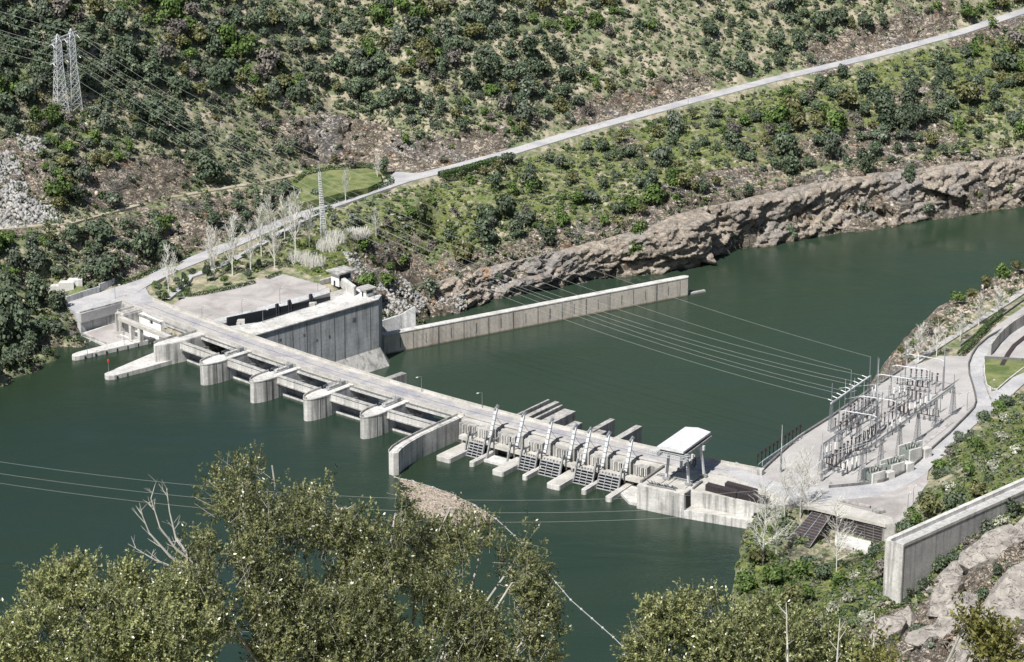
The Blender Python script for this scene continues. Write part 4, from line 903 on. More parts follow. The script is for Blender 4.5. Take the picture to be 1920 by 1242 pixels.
pl=obj('gate_tower',MB().prism([D(*q)[:2] for q in ((-49.5,-.2),(-49.8,8.5),(-48.9,10.2),(-47.6,10.4),(-47.2,9),(-46.4,9),(-45.8,10.6),(-44.6,10.6),(-43.8,9.2),(-43.5,-.2))],-8,8.8),MT['conc'],la)
obj('tower_rim',MB().dbox(-49.6,-49.2,0,8.6,8.8,9.8).dbox(-44.4,-44.0,0,9.4,8.8,9.6).dbox(-49.2,-44.4,8.6,9.0,8.8,9.4),MT['conc_pale'],pl)
obj('lock_beam',MB().dbox(-43.6,-6,10.4,12.6,7.6,9.0),MT['walk'],la)
for s_ in (-35.5,-29.5): obj('beam_post',MB().dbox(s_-.8,s_+.8,10.6,12.4,1,7.6),MT['conc_pale'],la)
bw=obj('service_building',MB().dbox(-43.4,-28.5,-6,1.8,1,8.2),MT['white'],la)
obj('building_trim',MB().dbox(-43.6,-28.3,1.8,2.3,7.6,8.3).dbox(-36.2,-36.0,1.8,1.86,1,7.6).dbox(-42.4,-42.2,1.8,1.86,1,7.6),MT['conc'],bw)
obj('vent',MB().dbox(-35.6,-34,1.8,1.9,5.8,7.0),MT['dark'],bw)
m_=MB()
for s_,o,h in ((-25,4,3.2),(-22.5,2,4),(-19,3,2.6),(-15.5,1.4,4.4),(-12,3,3)): m_.dbox(s_-.9,s_+.9,o-.9,o+.9,1,1+h)
m_.beam(D(-27,5,5),D(-10,6,6),.5); m_.beam(D(-24,6,1),D(-14,5,5),.4)
obj('gate_machinery',m_,MT['gate'],la)
obj('gate_recess',MB().dbox(-28.3,-6,-9,-8.6,-8,7.3),MT['conc_dark'],la)
obj('stair_block',MB().dbox(-56.5,-51,-1,1.5,6.2,9.0),MT['conc'],la)
# cavity with dark screens on the right bank
cv=thing('intake_recess','dark recess with ribbed rusty panels below the pale slab by the bare trees','recess',D(303,6,4))
obj('slab',MB().prism([U(x,y,9.3)[:2] for x,y in ((1505,942),(1560,941),(1672,970),(1676,982),(1660,984),(1526,952),(1505,950))],8.2,9.3),MT['walk'],cv)
obj('slab_kerb',MB().beam((*U(1570,938,9.3)[:2],9.6),(*U(1632,952,9.3)[:2],9.6),1.0,.7).beam((*U(1640,962,9.3)[:2],9.7),(*U(1655,958,9.3)[:2],9.7),3.0,.9),MT['conc'],cv)
q0,q1=np.array(U(1527,955,8.)),np.array(U(1655,988,8.)); qd=(q1-q0)/np.linalg.norm(q1-q0); qn=np.array([qd[1],-qd[0],0])
obj('panel_wall',MB().prism([(q0)[:2],(q1)[:2],(q1-qn*1)[:2],(q0-qn*1)[:2]],.5,7.7),MT['rust'],cv)
rb=MB()
for k in range(7): z=1.4+k*1.0; rb.beam((*(q0+qn*.2)[:2],z),(*(q1+qn*.2)[:2],z),.16,.14)
for k in range(9): p=q0+(q1-q0)*k/8+qn*.2; rb.beam((*p[:2],.6),(*p[:2],7.6),.16)
obj('rib',rb,MT['conc_dark'],cv)
obj('side_wall',MB().prism([(q1)[:2],(q1+qd*5)[:2],(q1+qd*5-qn*4)[:2],(q1-qn*4)[:2]],0,9.2),MT['conc'],cv)
obj('floor',MB().prism([(q0+qn*.5+qd*9)[:2],(q1+qn*.5)[:2],(q1+qn*9)[:2],(q0+qn*8+qd*13)[:2]],-4,1.6),MT['conc_pale'],cv)
sw=MB(); L0=np.array([*q0[:2],7.6]); L1=L0+qd*7; B0=L0+qn*15.5+np.array([0,0,-6.9])-qd*2.0; B1=B0+qd*9.5; sw.add([tuple(p) for p in (L0,L1,B1,B0,L0-[0,0,6],L1-[0,0,6],B1-[0,0,3],B0-[0,0,3])],[(3,2,1,0),(4,5,6,7),(0,1,5,4),(1,2,6,5),(2,3,7,6),(3,0,4,7)])
ch=obj('screen_chute',sw,MT['rust'],cv); rb=MB()
for k in range(14):
    t=k/13; a=L0+(B0-L0)*t+[0,0,.25]; b=L1+(B1-L1)*t+[0,0,.25]; rb.beam(a,b,.09)
for t in (0,.5,1): rb.beam(L0+(L1-L0)*t+[0,0,.3],B0+(B1-B0)*t+[0,0,.3],.2)
obj('chute_bar',rb,MT['gate'],ch)
# big wall on the right
bw=thing('spillway_wall','tall grey board-marked wall with channel top rising to the right edge','wall',(*WA[:2],5))
wl=[wallpt(0,0),wallpt(115,0),wallpt(115,9),wallpt(0,9)]
fa=U(1663,1011,30.); fb=U(1695,1020,30.); 
dn=np.array([fb[0]-fa[0],fb[1]-fa[1]])
wp=lambda t,k:(WA[0]+WD[0]*t+dn[0]*k, WA[1]+WD[1]*t+dn[1]*k)
obj('wall_body',MB().prism([wp(0,0),wp(115,0),wp(115,1),wp(0,1)],0,29.0),concrete('board_marked_concrete',(.50,.50,.50),.35,.4,.35,1.2),bw)
obj('channel_side',MB().prism([wp(0,.72),wp(115,.72),wp(115,1.03),wp(0,1.03)],29.0,30.0),MT['conc_pale'],bw)
obj('channel_side',MB().prism([wp(0,0),wp(115,0),wp(115,.25),wp(0,.25)],29.0,30.4),MT['conc_pale'],bw)
obj('channel_end',MB().prism([wp(-.6,-.03),wp(0,-.03),wp(0,1.03),wp(-.6,1.03)],0,29.9),MT['conc_streak'],bw)
# ================= VEGETATION =================
def leafcloud(centers,sizes,normals,aspect=1.0):
    """one small bent leaf clump (quad) at each centre"""
    n=len(centers); N_=normals/np.linalg.norm(normals,axis=1,keepdims=True)
    r=RNG.normal(size=(n,3)); u=np.cross(N_,r); u/=np.linalg.norm(u,axis=1,keepdims=True); v=np.cross(N_,u)
    s=sizes[:,None]*.5; u=u*s; v=v*s*aspect
    Vv=np.stack([centers-u*.9-v*.4,centers+u*.5-v*.9,centers+u-v*-.5,centers-u*.4+v],1).reshape(-1,3)
    return Vv,np.arange(n*4).reshape(n,4)
def crown_pts(n,rx,rz,lobes,seed,shell=.45):
    g=np.random.default_rng(seed); L_=[]; 
    for k in range(lobes):
        a=g.uniform(0,2*math.pi); q=g.uniform(.2,.62); L_.append((math.cos(a)*q*rx,math.sin(a)*q*rx,rz*g.uniform(.35,1.35),rx*g.uniform(.32,.58)))
    L_.append((0,0,rz,.62*rx)); P=[];Nn=[];T_=[]
    w_=np.array([l[3]**2 for l in L_]); w_/=w_.sum(); c=g.choice(len(L_),n,p=w_)
    for i in range(n):
        l=L_[c[i]]; d=g.normal(size=3); d/=np.linalg.norm(d); 
        if d[2]<-.55: d[2]*=-.6
        q=l[3]*(1-g.random()**2*shell)*g.uniform(.9,1.12); p=np.array([l[0]+d[0]*q,l[1]+d[1]*q,max(.05*rz,l[2]+d[2]*q*rz/rx*1.0)])
        P.append(p); Nn.append(d+g.normal(size=3)*.45+np.array([0,0,.25])); T_.append(g.random()**1.4*.75+.25*(c[i]%3)/2)
    return np.array(P),np.array(Nn),np.array(T_)
def crown_mesh(name,n,rx,rz,lobes,seed,mat,size=.17):
    P,Nn,T_=crown_pts(n,rx,rz,lobes,seed); Vv,Qd=leafcloud(P,RNG.uniform(.7,1.5,n)*size*rx,Nn)
    return np_mesh(name,Vv,Qd,MT[mat],np.repeat(T_,4))
def trunk_mesh(name,h,r,limbs,seed,mat):
    g=random.Random(seed); m=MB(); p=Vector((0,0,-.6)); prev=p
    for k in range(3):
        q=Vector((g.uniform(-.1,.1)*h*(k+1)/3,g.uniform(-.1,.1)*h*(k+1)/3,h*(k+1)/3)); m.tube(prev,q,r*(1-.22*k),r*(1-.22*(k+1)),5); prev=q
        for j in range(limbs):
            a=g.uniform(0,6.28); m.tube(q,q+Vector((math.cos(a)*h*.45,math.sin(a)*h*.45,h*.35)),r*.45,r*.15,4)
    me=bpy.data.meshes.new(name); me.from_pydata(m.v,[],m.f); me.update(); me.materials.append(MT[mat]); return me
KIND={ # name: (category, mesh variants, colour word)
 'f_dark':('dark green','evergreen oak'),'f_blue':('grey green','wild olive'),'f_olive':('olive brown','bushy oak'),'f_green':('bright green','leafy shrub'),'f_brown':('brown twiggy','thicket')}
CM={}
for k,mt in enumerate(KIND): CM[mt]=[crown_mesh('crown',620,1.0,.62+.12*v,7,100+k*10+v,mt) for v in range(4)]
CM['f_white']=[crown_mesh('crown',620,1.0,.6,6,180+v,'f_white') for v in range(3)]
TM=[trunk_mesh('trunk',.6,.07,2,s,'barkb') for s in range(3)]
# where shrubs grow: many sightings over the far hillside
def dens(px,py):
    d=np.full(px.shape,.9)
    yr=np.interp(px,[p[0] for p in ROAD],[p[1] for p in ROAD])
    left=px<560
    below=(~left)&(py>yr)
    d[below]=.30
    d=np.where((~below)&(px>450),.5,d)
    d=np.where((px>900)&below&(px<1500)&(py>yr+60),.45,d)
    return d
N0=20000
px=RNG.uniform(-260,2180,N0); py=RNG.uniform(-230,720,N0)
P3=T(px,py); ok=~np.isnan(P3[:,0])
px,py,P3=px[ok],py[ok],P3[ok]
rk=gs(RK,P3[:,0],P3[:,1]); gr=gs(GR,P3[:,0],P3[:,1]); ro=gs(RO,P3[:,0],P3[:,1])
cl=fbm(P3[:,0]/38,P3[:,1]/38,3,77)
pr=dens(px,py)*np.clip(1.15-1.7*np.clip(rk-.25,0,1),0.02,1)*np.clip(1.1-.95*gr,.06,1)*np.clip((cl-.24)*3.6,.15,1.3)
pr=np.where(ro<.06,0,pr); pr=np.where((P3[:,2]<-17)|((P3[:,2]<2.5)&(px<200)),0,pr)
yr=np.interp(px,[p[0] for p in ROAD],[p[1] for p in ROAD]); cut=np.interp(px,[p[0] for p in CLIFF],[p[1] for p in CLIFF])
pr=np.where(abs(py-yr)<11,0,pr); ytk=np.interp(px,[p[0] for p in TRACK],[p[1] for p in TRACK]); pr=np.where((px<560)&(abs(py-ytk)<7),0,pr); b_=(px>560)&(py>yr+14)&(py<cut-14)&(ro>=.06); pr=np.where(b_,np.maximum(pr,np.where(px>1120,.34,.03)*np.clip((cl-.15)*3.0,.2,1.1)),pr)
pr=np.where((px>700)&(py>cut-8),.02,pr)
pr=np.where((px>640)&(py>yr+20)&(py<yr+75)&(px<1120),pr*.55,pr)
pr=np.where((py>560)&(px>110),0,pr); pr=np.where((px>225)&(px<770)&(py>yr-12),pr*.3,pr); pr=np.where((px>300)&(px<670)&(py>yr+60),0,pr)
pr=np.where(((px-126)/45)**2+((py-200)/28)**2<1,0,pr)
SCREE=[[(-80,300),(30,290),(45,340),(60,375),(110,400),(120,412),(30,430),(-80,440)],[(640,470),(668,480),(700,530),(775,545),(800,575),(780,592),(722,604),(722,555),(680,540)]]
ins=np.array([any(inpoly(a,b,P_) for P_ in SCREE) for a,b in zip(px,py)]); pr=np.where(ins,.0,pr)
keep=RNG.random(len(px))<pr
px,py,P3,cl=px[keep],py[keep],P3[keep],cl[keep]
big=np.where((px>900)&(py>np.interp(px,[p[0] for p in ROAD],[p[1] for p in ROAD])),1.1,1.0)
R0=np.clip(RNG.gamma(5,.56,len(px)),1.2,6.4)*big*np.clip(.75+cl*.55,.7,1.2)
yr_=np.interp(px,[p[0] for p in ROAD],[p[1] for p in ROAD]); yt_=np.interp(px,[p[0] for p in TRACK],[p[1] for p in TRACK])
hide=((py>yr_)&(py-yr_<8.5*R0+4)&(px>225))|((px<560)&(py>yt_)&(py-yt_<8.5*R0+2)&(py-yt_<34)); keep2=~hide
px,py,P3,cl,R0=px[keep2],py[keep2],P3[keep2],cl[keep2],R0[keep2]
# thin out by spacing
order=np.argsort(-R0); sel=[]; grid={}
for i in order:
    x,y=P3[i,0],P3[i,1]; g=(int(x//6),int(y//6)); bad=False
    for a in (-1,0,1):
        for b in (-1,0,1):
            for j in grid.get((g[0]+a,g[1]+b),()):
                if math.hypot(P3[j,0]-x,P3[j,1]-y)<(R0[i]+R0[j])*.5: bad=True;break
            if bad:break
        if bad:break
    if not bad: sel.append(i); grid.setdefault(g,[]).append(i)
print('shrubs',len(sel))
hand=[(1055,415,4.6),(1221,349,4.6),(1237,379,4.2),(995,345,5.8),(1160,400,4.4),(880,340,3.5),(925,350,4.6),(1130,352,3.6),(953,305,4.2),(1030,300,3.6),(760,500,3),(760,590,1.5),(990,420,3),(1405,365,3.5),(210,500,6.5),(1655,46,4),(1858,48,3.8),(60,90,3),(30,170,5),(70,225,4.5),(20,240,4),(100,235,4),(690,210,3.6),(870,243,4.2),(712,203,3.2),(760,270,3.4),(1100,280,3.4),(1540,160,4),(1500,190,5),(1460,215,5),(1420,225,4.5),(1580,140,4.5),(1560,175,4.5),(1530,205,4.5),(1475,245,4),(1440,250,3.6),(1620,215,4.5),(1765,215,5),(1770,140,5),(1870,205,4.4),(1895,160,4.6),(1860,190,4),(1740,225,4.5),(1900,235,4.4),(1660,240,4.6),(1490,290,3.4),(1460,120,4),(1300,290,3.6),(1250,310,3.5),(1180,290,3.6),(1320,270,3.6)]
HP=T([h[0] for h in hand],[h[1]+h[2]*1.5 for h in hand])
ALL=[(R0[i],P3[i],None) for i in sel]+[(h[2],HP[k],'h') for k,h in enumerate(hand)]
def inframe(p,r): 
    a,b=Pj(*p); return -r*4<a<1920+r*4 and -r*4<b<1242
inn=[t for t in ALL if inframe(t[1],t[0])]; outn=[t for t in ALL if not inframe(t[1],t[0])]
def showsize(t): return (t[0]*(1.25 if t[2] else 1))/max(300,t[1][1])
inn.sort(key=lambda t:-showsize(t)); IND=inn[:290]; REST=inn[290:]+outn
def kind_of(p,i):
    v=fbm(p[0]/60,p[1]/60,2,5)+random.uniform(-.22,.22)
    return 'f_dark' if v<.50 else 'f_blue' if v<.60 else 'f_olive' if v<.68 else 'f_brown' if v<.73 else 'f_green'
ORDW=['first','second','third','fourth','fifth','sixth','seventh','eighth','ninth','tenth','eleventh','twelfth','thirteenth','fourteenth','fifteenth','sixteenth','seventeenth','eighteenth','nineteenth','twentieth']
def where(p):
    a,b=Pj(*p); yr=pin(ROAD,a,1); yt=pin(UPPER,a,1)
    if b<yt:
        f=b/max(60,yt); band='high' if f<.28 else 'midway' if f<.52 else 'low' if f<.78 else 'just'
        c='behind the pylon' if a<230 else 'uphill of dirt track' if a<520 else 'above the roadside lawn' if a<740 else 'above the road junction' if a<960 else 'above middle road' if a<1250 else 'above the climbing road' if a<1560 else 'near top right corner'
        return band+' '+c
    if a<560:
        if b<yr or a<225: return 'below the dirt track, '+('at left edge' if a<70 else 'left of the boulders' if a<170 else 'above the yard' if a<330 else 'above the poplars')
        return 'between road and garden path'
    cy=pin(CLIFF,a,1); f=(b-yr)/max(20,cy-yr); band='just' if f<.25 else 'slightly' if f<.5 else 'well' if f<.75 else 'far'
    return band+' below the road, '+('under the junction' if a<900 else 'over the guide wall' if a<1150 else 'by the cliff notch' if a<1350 else 'over the striped cliff' if a<1600 else 'over the right cliffs' if a<1780 else 'at right edge')
def make_labels(items):
    gp={}
    for k,(d,p) in enumerate(items): gp.setdefault((d,where(p)),[]).append((Pj(*p)[0],k))
    out=[None]*len(items)
    for (d,w_),l in gp.items():
        l.sort()
        for n_,(x,k) in enumerate(l):
            out[k]='%s %s'%(d,w_) if len(l)==1 else '%s from left of %ss %s'%(ORDW[n_] if n_<20 else 'last',d,w_)
    return out
IND.sort(key=lambda t:t[1][0]); DESC=[]; seen_={}
for i,(r_,p,h) in enumerate(IND):
    mt='f_dark' if h and i%4 else kind_of(p,i); cw,kd=KIND[mt]; sz='small' if r_<3.1 else 'large' if r_>4.3 else 'middling'
    DESC.append((mt,'%s %s %s'%(sz,cw,kd.split()[-1])))
LB=make_labels([(DESC[i][1],IND[i][1]) for i in range(len(IND))])
for i,(r_,p,h) in enumerate(IND):
    mt=DESC[i][0]; nm={'f_dark':'evergreen_oak','f_blue':'wild_olive','f_olive':'bushy_oak','f_green':'leafy_shrub','f_brown':'twiggy_thicket'}[mt]
    t=thing(nm,LB[i],'tree' if 'oak' in nm or 'olive' in nm else 'shrub',(p[0],p[1],p[2]-.2),'shrubs and trees on the far hillside',random.uniform(0,6.28))
    t.scale=(r_,r_,r_*random.uniform(1.0,1.4))
    link('crown',random.choice(CM[mt]),None,t); link('trunk',random.choice(TM),None,t)
def merge(name,items,n_leaf,mat,tonef=None,size=.17,kind='stuff',label=None,cat=None):
    """items: (r, pos, variant points) baked into one mesh"""
    VV=[];QQ=[];TT=[];off=0
    for r_,p,src,hs in items:
        P,Nn,T_=src; m_=RNG.choice(len(P),min(n_leaf,len(P)),replace=False); a=RNG.uniform(0,6.28); c,s=math.cos(a),math.sin(a)
        Rm=np.array([[c,-s,0],[s,c,0],[0,0,1]])
        Q3=P[m_]@Rm.T*np.array([r_,r_,r_*hs])+np.array(p); Vv,Qd=leafcloud(Q3,RNG.uniform(.7,1.5,len(m_))*size*r_,Nn[m_]@Rm.T)
        VV.append(Vv);QQ.append(Qd+off);off+=len(Vv);tb=RNG.uniform(-.18,.18); TT.append(np.repeat(np.clip(T_[m_]+tb,0,1),4))
    if not VV: return
    me=np_mesh(name,np.concatenate(VV),np.concatenate(QQ),MT[mat],np.concatenate(TT))
    return tag(link(name,me),label,cat,kind=kind)
SRC=[crown_pts(420,1.0,.66+.1*v,6,200+v) for v in range(5)]
by={}
for i,(r_,p,h) in enumerate(REST): by.setdefault(kind_of(p,i),[]).append((r_,(p[0],p[1],p[2]-.2),SRC[i%5],random.uniform(1.05,1.4)))
for mt,it in by.items(): merge('distant_shrubs',it,300,mt,size=.19)
# low scrub and grass tufts everywhere
N1=66000
qx=RNG.uniform(-150,2070,N1); qy=RNG.uniform(-150,1260,N1); Q3=T(qx,qy); ok=~np.isnan(Q3[:,0]); qx,qy,Q3=qx[ok],qy[ok],Q3[ok]
rk=gs(RK,Q3[:,0],Q3[:,1]); gr=gs(GR,Q3[:,0],Q3[:,1]); ro=gs(RO,Q3[:,0],Q3[:,1])
near_=Q3[:,1]<1000
pk=np.clip(1-1.35*np.clip(rk-.25,0,1),.06,1)*(ro>.10)*(np.abs(qy-np.interp(qx,[p[0] for p in ROAD],[p[1] for p in ROAD]))>9)*np.where(near_,1.,1.)
pk=np.where((Q3[:,2]<-18)|((Q3[:,2]<.4)&((qx<200)|(near_))),0,pk)
k_=RNG.random(len(qx))<pk; qx,qy,Q3,gr,near_=qx[k_],qy[k_],Q3[k_],gr[k_],near_[k_]
TS=[crown_pts(60,1.0,.45,3,300+v) for v in range(4)]
sel_g=(RNG.random(len(qx))<(.10+gr*.45)); tw=RNG.random(len(qx))
for nm,mt,mask,rr_ in (('low_scrub','f_scrub',(~sel_g)&(tw<.66),(.7,1.9)),('low_scrub','f_blue',(~sel_g)&(tw>=.66)&(tw<.80),(.8,2.3)),('low_scrub','f_brown',(~sel_g)&(tw>=.80)&(tw<.90),(.7,1.6)),('low_scrub','f_dark',(~sel_g)&(tw>=.90),(.8,2.4)),('grass_tufts','f_grass',sel_g&(tw<.6),(.7,1.8)),('grass_tufts','f_green',sel_g&(tw>=.6),(.8,2.1))):
    merge(nm,[(RNG.uniform(*rr_),(q[0],q[1],q[2]-.1),TS[i%4],RNG.uniform(.7,1.3)) for i,q in enumerate(Q3[mask])],26,mt,size=.42)
# loose rocks
def rocks(name,P,rmin,rmax,mat,seed,label=None):
    g=np.random.default_rng(seed); base=[]
    for v in range(6):
        ico=np.array([(0,0,1),(.89,0,.45),(.28,.85,.45),(-.72,.53,.45),(-.72,-.53,.45),(.28,-.85,.45),(.72,.53,-.45),(-.28,.85,-.45),(-.89,0,-.45),(-.28,-.85,-.45),(.72,-.53,-.45),(0,0,-1)])
        base.append(ico*g.uniform(.6,1.15,(12,1))*np.array([1.25,.85,.7]))
    Fi=np.array([(0,1,2),(0,2,3),(0,3,4),(0,4,5),(0,5,1),(1,6,2),(2,7,3),(3,8,4),(4,9,5),(5,10,1),(6,7,2),(7,8,3),(8,9,4),(9,10,5),(10,6,1),(11,7,6),(11,8,7),(11,9,8),(11,10,9),(11,6,10)])
    VV=[];FF=[]
    for i,p in enumerate(P):
        r_=rmin+(rmax-rmin)*g.random()**2.5; A3=g.normal(size=(3,3)); q,_=np.linalg.qr(A3); VV.append(base[i%6]@q.T*r_+p); FF.append(Fi+12*i)
    me=np_mesh(name,np.concatenate(VV),np.concatenate(FF),MT[mat]); return tag(link(name,me),kind='stuff')
def pts_in(poly,n):
    xs=[p[0] for p in poly]; ys=[p[1] for p in poly]; o=[]
    while len(o)<n:
        a,b=random.uniform(min(xs),max(xs)),random.uniform(min(ys),max(ys))
        if inpoly(a,b,poly): o.append((a,b))
    q=T([p[0] for p in o],[p[1] for p in o]); return q[~np.isnan(q[:,0])]
rocks('scree',pts_in([(-80,300),(30,290),(45,340),(60,375),(110,400),(120,412),(30,430),(-80,440)],4200),.35,1.6,'rubble',1)
rocks('scree',pts_in([(640,470),(668,480),(700,530),(775,545),(800,575),(780,592),(722,604),(722,555),(680,540)],1500),.3,1.2,'rubble',2)
rocks('scree',pts_in([(790,560),(900,545),(1000,525),(1000,545),(930,560),(860,588),(800,592)],700),.3,1.3,'rubble',3)
rocks('scree',pts_in([(30,255),(90,262),(85,290),(35,285)],250),.4,1.3,'rubble',4)
rocks('bank_rocks',pts_in([(1700,670),(1745,618),(1800,572),(1870,530),(1930,505),(1930,540),(1830,600),(1760,648),(1710,685)],650),.3,1.1,'rock',5)
i_=RNG.choice(len(P3),min(900,len(P3)),replace=False)
m_=(rk_far:=gs(RK,Q3[:,0],Q3[:,1]))>.2
far=Q3[(m_)&(Q3[:,1]>1150)]; rocks('hillside_rocks',far[:2600],.4,1.6,'rock',6)
anyr=Q3[(Q3[:,1]>1200)]; rocks('hillside_rocks',anyr[::9],.3,1.1,'rock',7)
# hedges: clipped, one thing each
def hedge(pts,wd,h,label,sc_=.5,mat='hedge',nm='hedge'):
    P=[U(*p) for p in res(pts,6)]; g=RNG; C_=[];Nn=[]
    for a,b in zip(P[:-1],P[1:]):
        L_=np.linalg.norm(b-a); n=int(L_*26*h*wd/2)+8; t=g.random(n)[:,None]; d=(b-a)/L_; q=np.array([-d[1],d[0],0])
        f=g.integers(0,3,n); w_=np.where(f==0,-wd/2,np.where(f==1,wd/2,g.uniform(-wd/2,wd/2,n))); zz=np.where(f==2,h,g.uniform(0,h,n))
        C_.append(a+(b-a)*t+q*w_[:,None]+np.stack([0*zz,0*zz,zz],1)+g.normal(size=(n,3))*.1)
        Nn.append(np.where((f==2)[:,None],np.array([[0,0,1.]]),q*np.sign(w_+1e-6)[:,None])+g.normal(size=(n,3))*.4)
    C_=np.concatenate(C_);Nn=np.concatenate(Nn); Vv,Qd=leafcloud(C_,g.uniform(.6,1.3,len(C_))*sc_,Nn)
    o0=P[0]; me=np_mesh(nm,Vv-o0,Qd,MT[mat],np.repeat(g.random(len(C_)),4)); o=link(nm,me); o.location=o0; return tag(o,label,'hedge')
hedge([(352,540,9),(348,556,9),(362,556,9),(400,549,9),(440,541,9),(478,531,9)],1.6,1.3,'clipped hedge with hooked end along the edge of the esplanade')
hedge([(500,524,9),(528,513,9)],1.4,1.1,'short clipped hedge at the top corner of the esplanade')
hedge([(552,345,16.5),(570,329,16.6),(620,318,16.6),(680,312,16.6),(712,316,16.6),(722,330,15.5),(730,338,15)],1.5,1.6,'long dark hedge curving round the top of the roadside lawn')
hedge([(735,338,14.6),(734,346,14.2),(700,357,14),(660,370,13.6),(610,386,13)],1.6,1.8,'dark hedge below the lawn following the road bend')
hedge([(825,333,15),(860,325,15.5),(900,314,16),(938,303,16.4)],4.2,2.4,'thick dark hedge beside the road past the junction')
hedge([(226,532,9.8),(262,522,9.8),(300,504,10.2),(345,485,10.6)],1.4,1.3,'hedge on the uphill side of the road near the yard wall')
hedge([(430,449,11.3),(480,428,12),(540,402,12.8),(575,388,13)],1.6,1.5,'hedge above the road beside the row of bare poplars')
hedge([(585,403,12.4),(622,391,12.8)],1.6,1.3,'upper short hedge between road and garden path')
hedge([(515,436,11.4),(570,410,12.2)],1.4,1.0,'lower short hedge between road and garden path')
hedge([(455,484,10.6),(490,463,11)],1.4,1.2,'hedge beside the lower end of the garden path')
# bare poplars
def bare_tree(h,spread,seed,upright=True,n1=46,rr=.2,rb=.055):
    g=random.Random(seed); tr=MB(); br=MB(); p=Vector((0,0,-.5)); pts=[p]
    for k in range(6): p=Vector((g.uniform(-.012,.012)*h*k,g.uniform(-.012,.012)*h*k,h*(k+1)/6)); pts.append(p)
    for k in range(6): tr.tube(pts[k],pts[k+1],rr*(1-k/6.6),rr*(1-(k+1)/6.6),5)
    for i in range(n1):
        t=.15+.8*(i+g.random())/n1; k=min(5,int(t*6)); b=pts[k].lerp(pts[k+1],t*6-k); a=g.uniform(0,6.28)
        L_=h*(.30 if upright else .36)*(1.15-t*.75)*g.uniform(.7,1.2); el=g.uniform(1.0,1.3) if upright else g.uniform(.3,1.0)
        d=Vector((math.cos(a)*math.cos(el)*spread,math.sin(a)*math.cos(el)*spread,math.sin(el))); m=b+d*L_*.5; e=b+d*L_+Vector((0,0,L_*.12))
        br.tube(b,m,rb*1.3,rb,3); br.tube(m,e,rb,rb*.5,3)
        for j in range(5):
            f=g.uniform(.2,.95); q=b.lerp(e,f); a2=a+g.uniform(-1.3,1.3); e2=el+g.uniform(-.5,.3)
            d2=Vector((math.cos(a2)*math.cos(e2),math.sin(a2)*math.cos(e2),math.sin(e2))); q2=q+d2*L_*g.uniform(.25,.5); br.tube(q,q2,rb*.62,rb*.35,3)
            br.tube(q.lerp(q2,.5),q.lerp(q2,.5)+Vector((d2.x+g.uniform(-.5,.5),d2.y+g.uniform(-.5,.5),d2.z*.8))*L_*.2,rb*.45,rb*.3,3)
    return tr,br
def mk(mb_,name,mat):
    me=bpy.data.meshes.new(name); me.from_pydata(mb_.v,[],mb_.f); me.update(); me.materials.append(MT[mat]); return me
PT=[]
for s in range(4): a,b=bare_tree(1*18,.9,40+s); PT.append((mk(a,'trunk','barkp'),mk(b,'branches','barkp')))
popl=[(316,548,9,84,'bare pale poplar nearest the dam, standing in the shrub bed inside the road curve'),(327,530,9,55,'shorter bare poplar just behind the one in the shrub bed'),(402,520,9.5,88,'bare poplar left of the garden path beside the dark conifer'),(436,514,9.5,105,'tall bare poplar with straight white trunk by the esplanade hedge'),(490,478,10.5,90,'bare poplar between the garden path and road, third clump from the dam'),(515,500,9.5,84,'bare poplar by the short hedge at the esplanade top corner'),(554,470,10.5,105,'bare wide poplar left of the lattice mast'),(580,462,10.5,75,'thin bare poplar touching the left side of the lattice mast'),(545,430,11.5,64,'bare poplar on the strip between road and garden path'),(648,378,13,58,'bare poplar on the front edge of the roadside lawn'),(708,340,14.5,50,'bare poplar at the right tip of the roadside lawn'),(395,506,10,80,'bare poplar behind the garden path, left of the tall poplar'),(470,508,10,88,'bare poplar between the two clumps by the esplanade hedge'),(505,452,11,82,'bare poplar beside the garden path, upper clump'),(534,448,11.5,78,'bare poplar beside the garden path near its top'),(705,440,11,50,'lone bare white snag on the green slope below the road'),(492,405,13,22,'small bare poplar above the road opposite the tall ones')]
for i,(x,y,z,hp,lb) in enumerate(popl):
    p=U(x,y,z); zt=float(hz(p[0],p[1])); hm=hp/(F/math.hypot(p[1],H-z)*.94)
    t=thing('poplar',lb,'tree',(p[0],p[1],z-.2),'bare poplars by the road'); s=hm/18; t.scale=(s*1.2,s*1.2,s); t.rotation_euler[2]=i*1.3
    link('trunk',PT[i%4][0],None,t); link('branches',PT[i%4][1],None,t)
# garden shrubs (individually placed)
def shrub(x,y,r_,mt,label,nm='shrub',hs=1.2,z=None,cat='shrub',group=None):
    p=T1(x,y) if z is None else U(x,y,z)
    if np.isnan(p[0]): return
    t=thing(nm,label,cat,(p[0],p[1],p[2]-.1),group,random.uniform(0,6)); t.scale=(r_,r_,r_*hs); link('crown',random.choice(CM[mt]),None,t); link('trunk',random.choice(TM),None,t); return t
shrub(388,525,2.2,'f_dark','dark conifer beside the garden path gap in the esplanade hedge','conifer',3.2,9.2,'tree')
shrub(420,532,2.4,'f_green','rounded green shrub beside the tallest poplar by the esplanade',z=9.2)
shrub(465,522,2.0,'f_dark','small dark shrub on bare soil near the middle of the esplanade hedge',z=9.2)
shrub(485,500,1.8,'f_dark','small dark shrub up the slope behind the esplanade hedge',z=10)
shrub(718,326,3.0,'f_dark','dark evergreen at the right tip of the roadside lawn','evergreen_oak',1.8,15.5,'tree')
shrub(106,583,3.6,'f_green','bright green bush at the left end of the abutment yard',z=7.5)
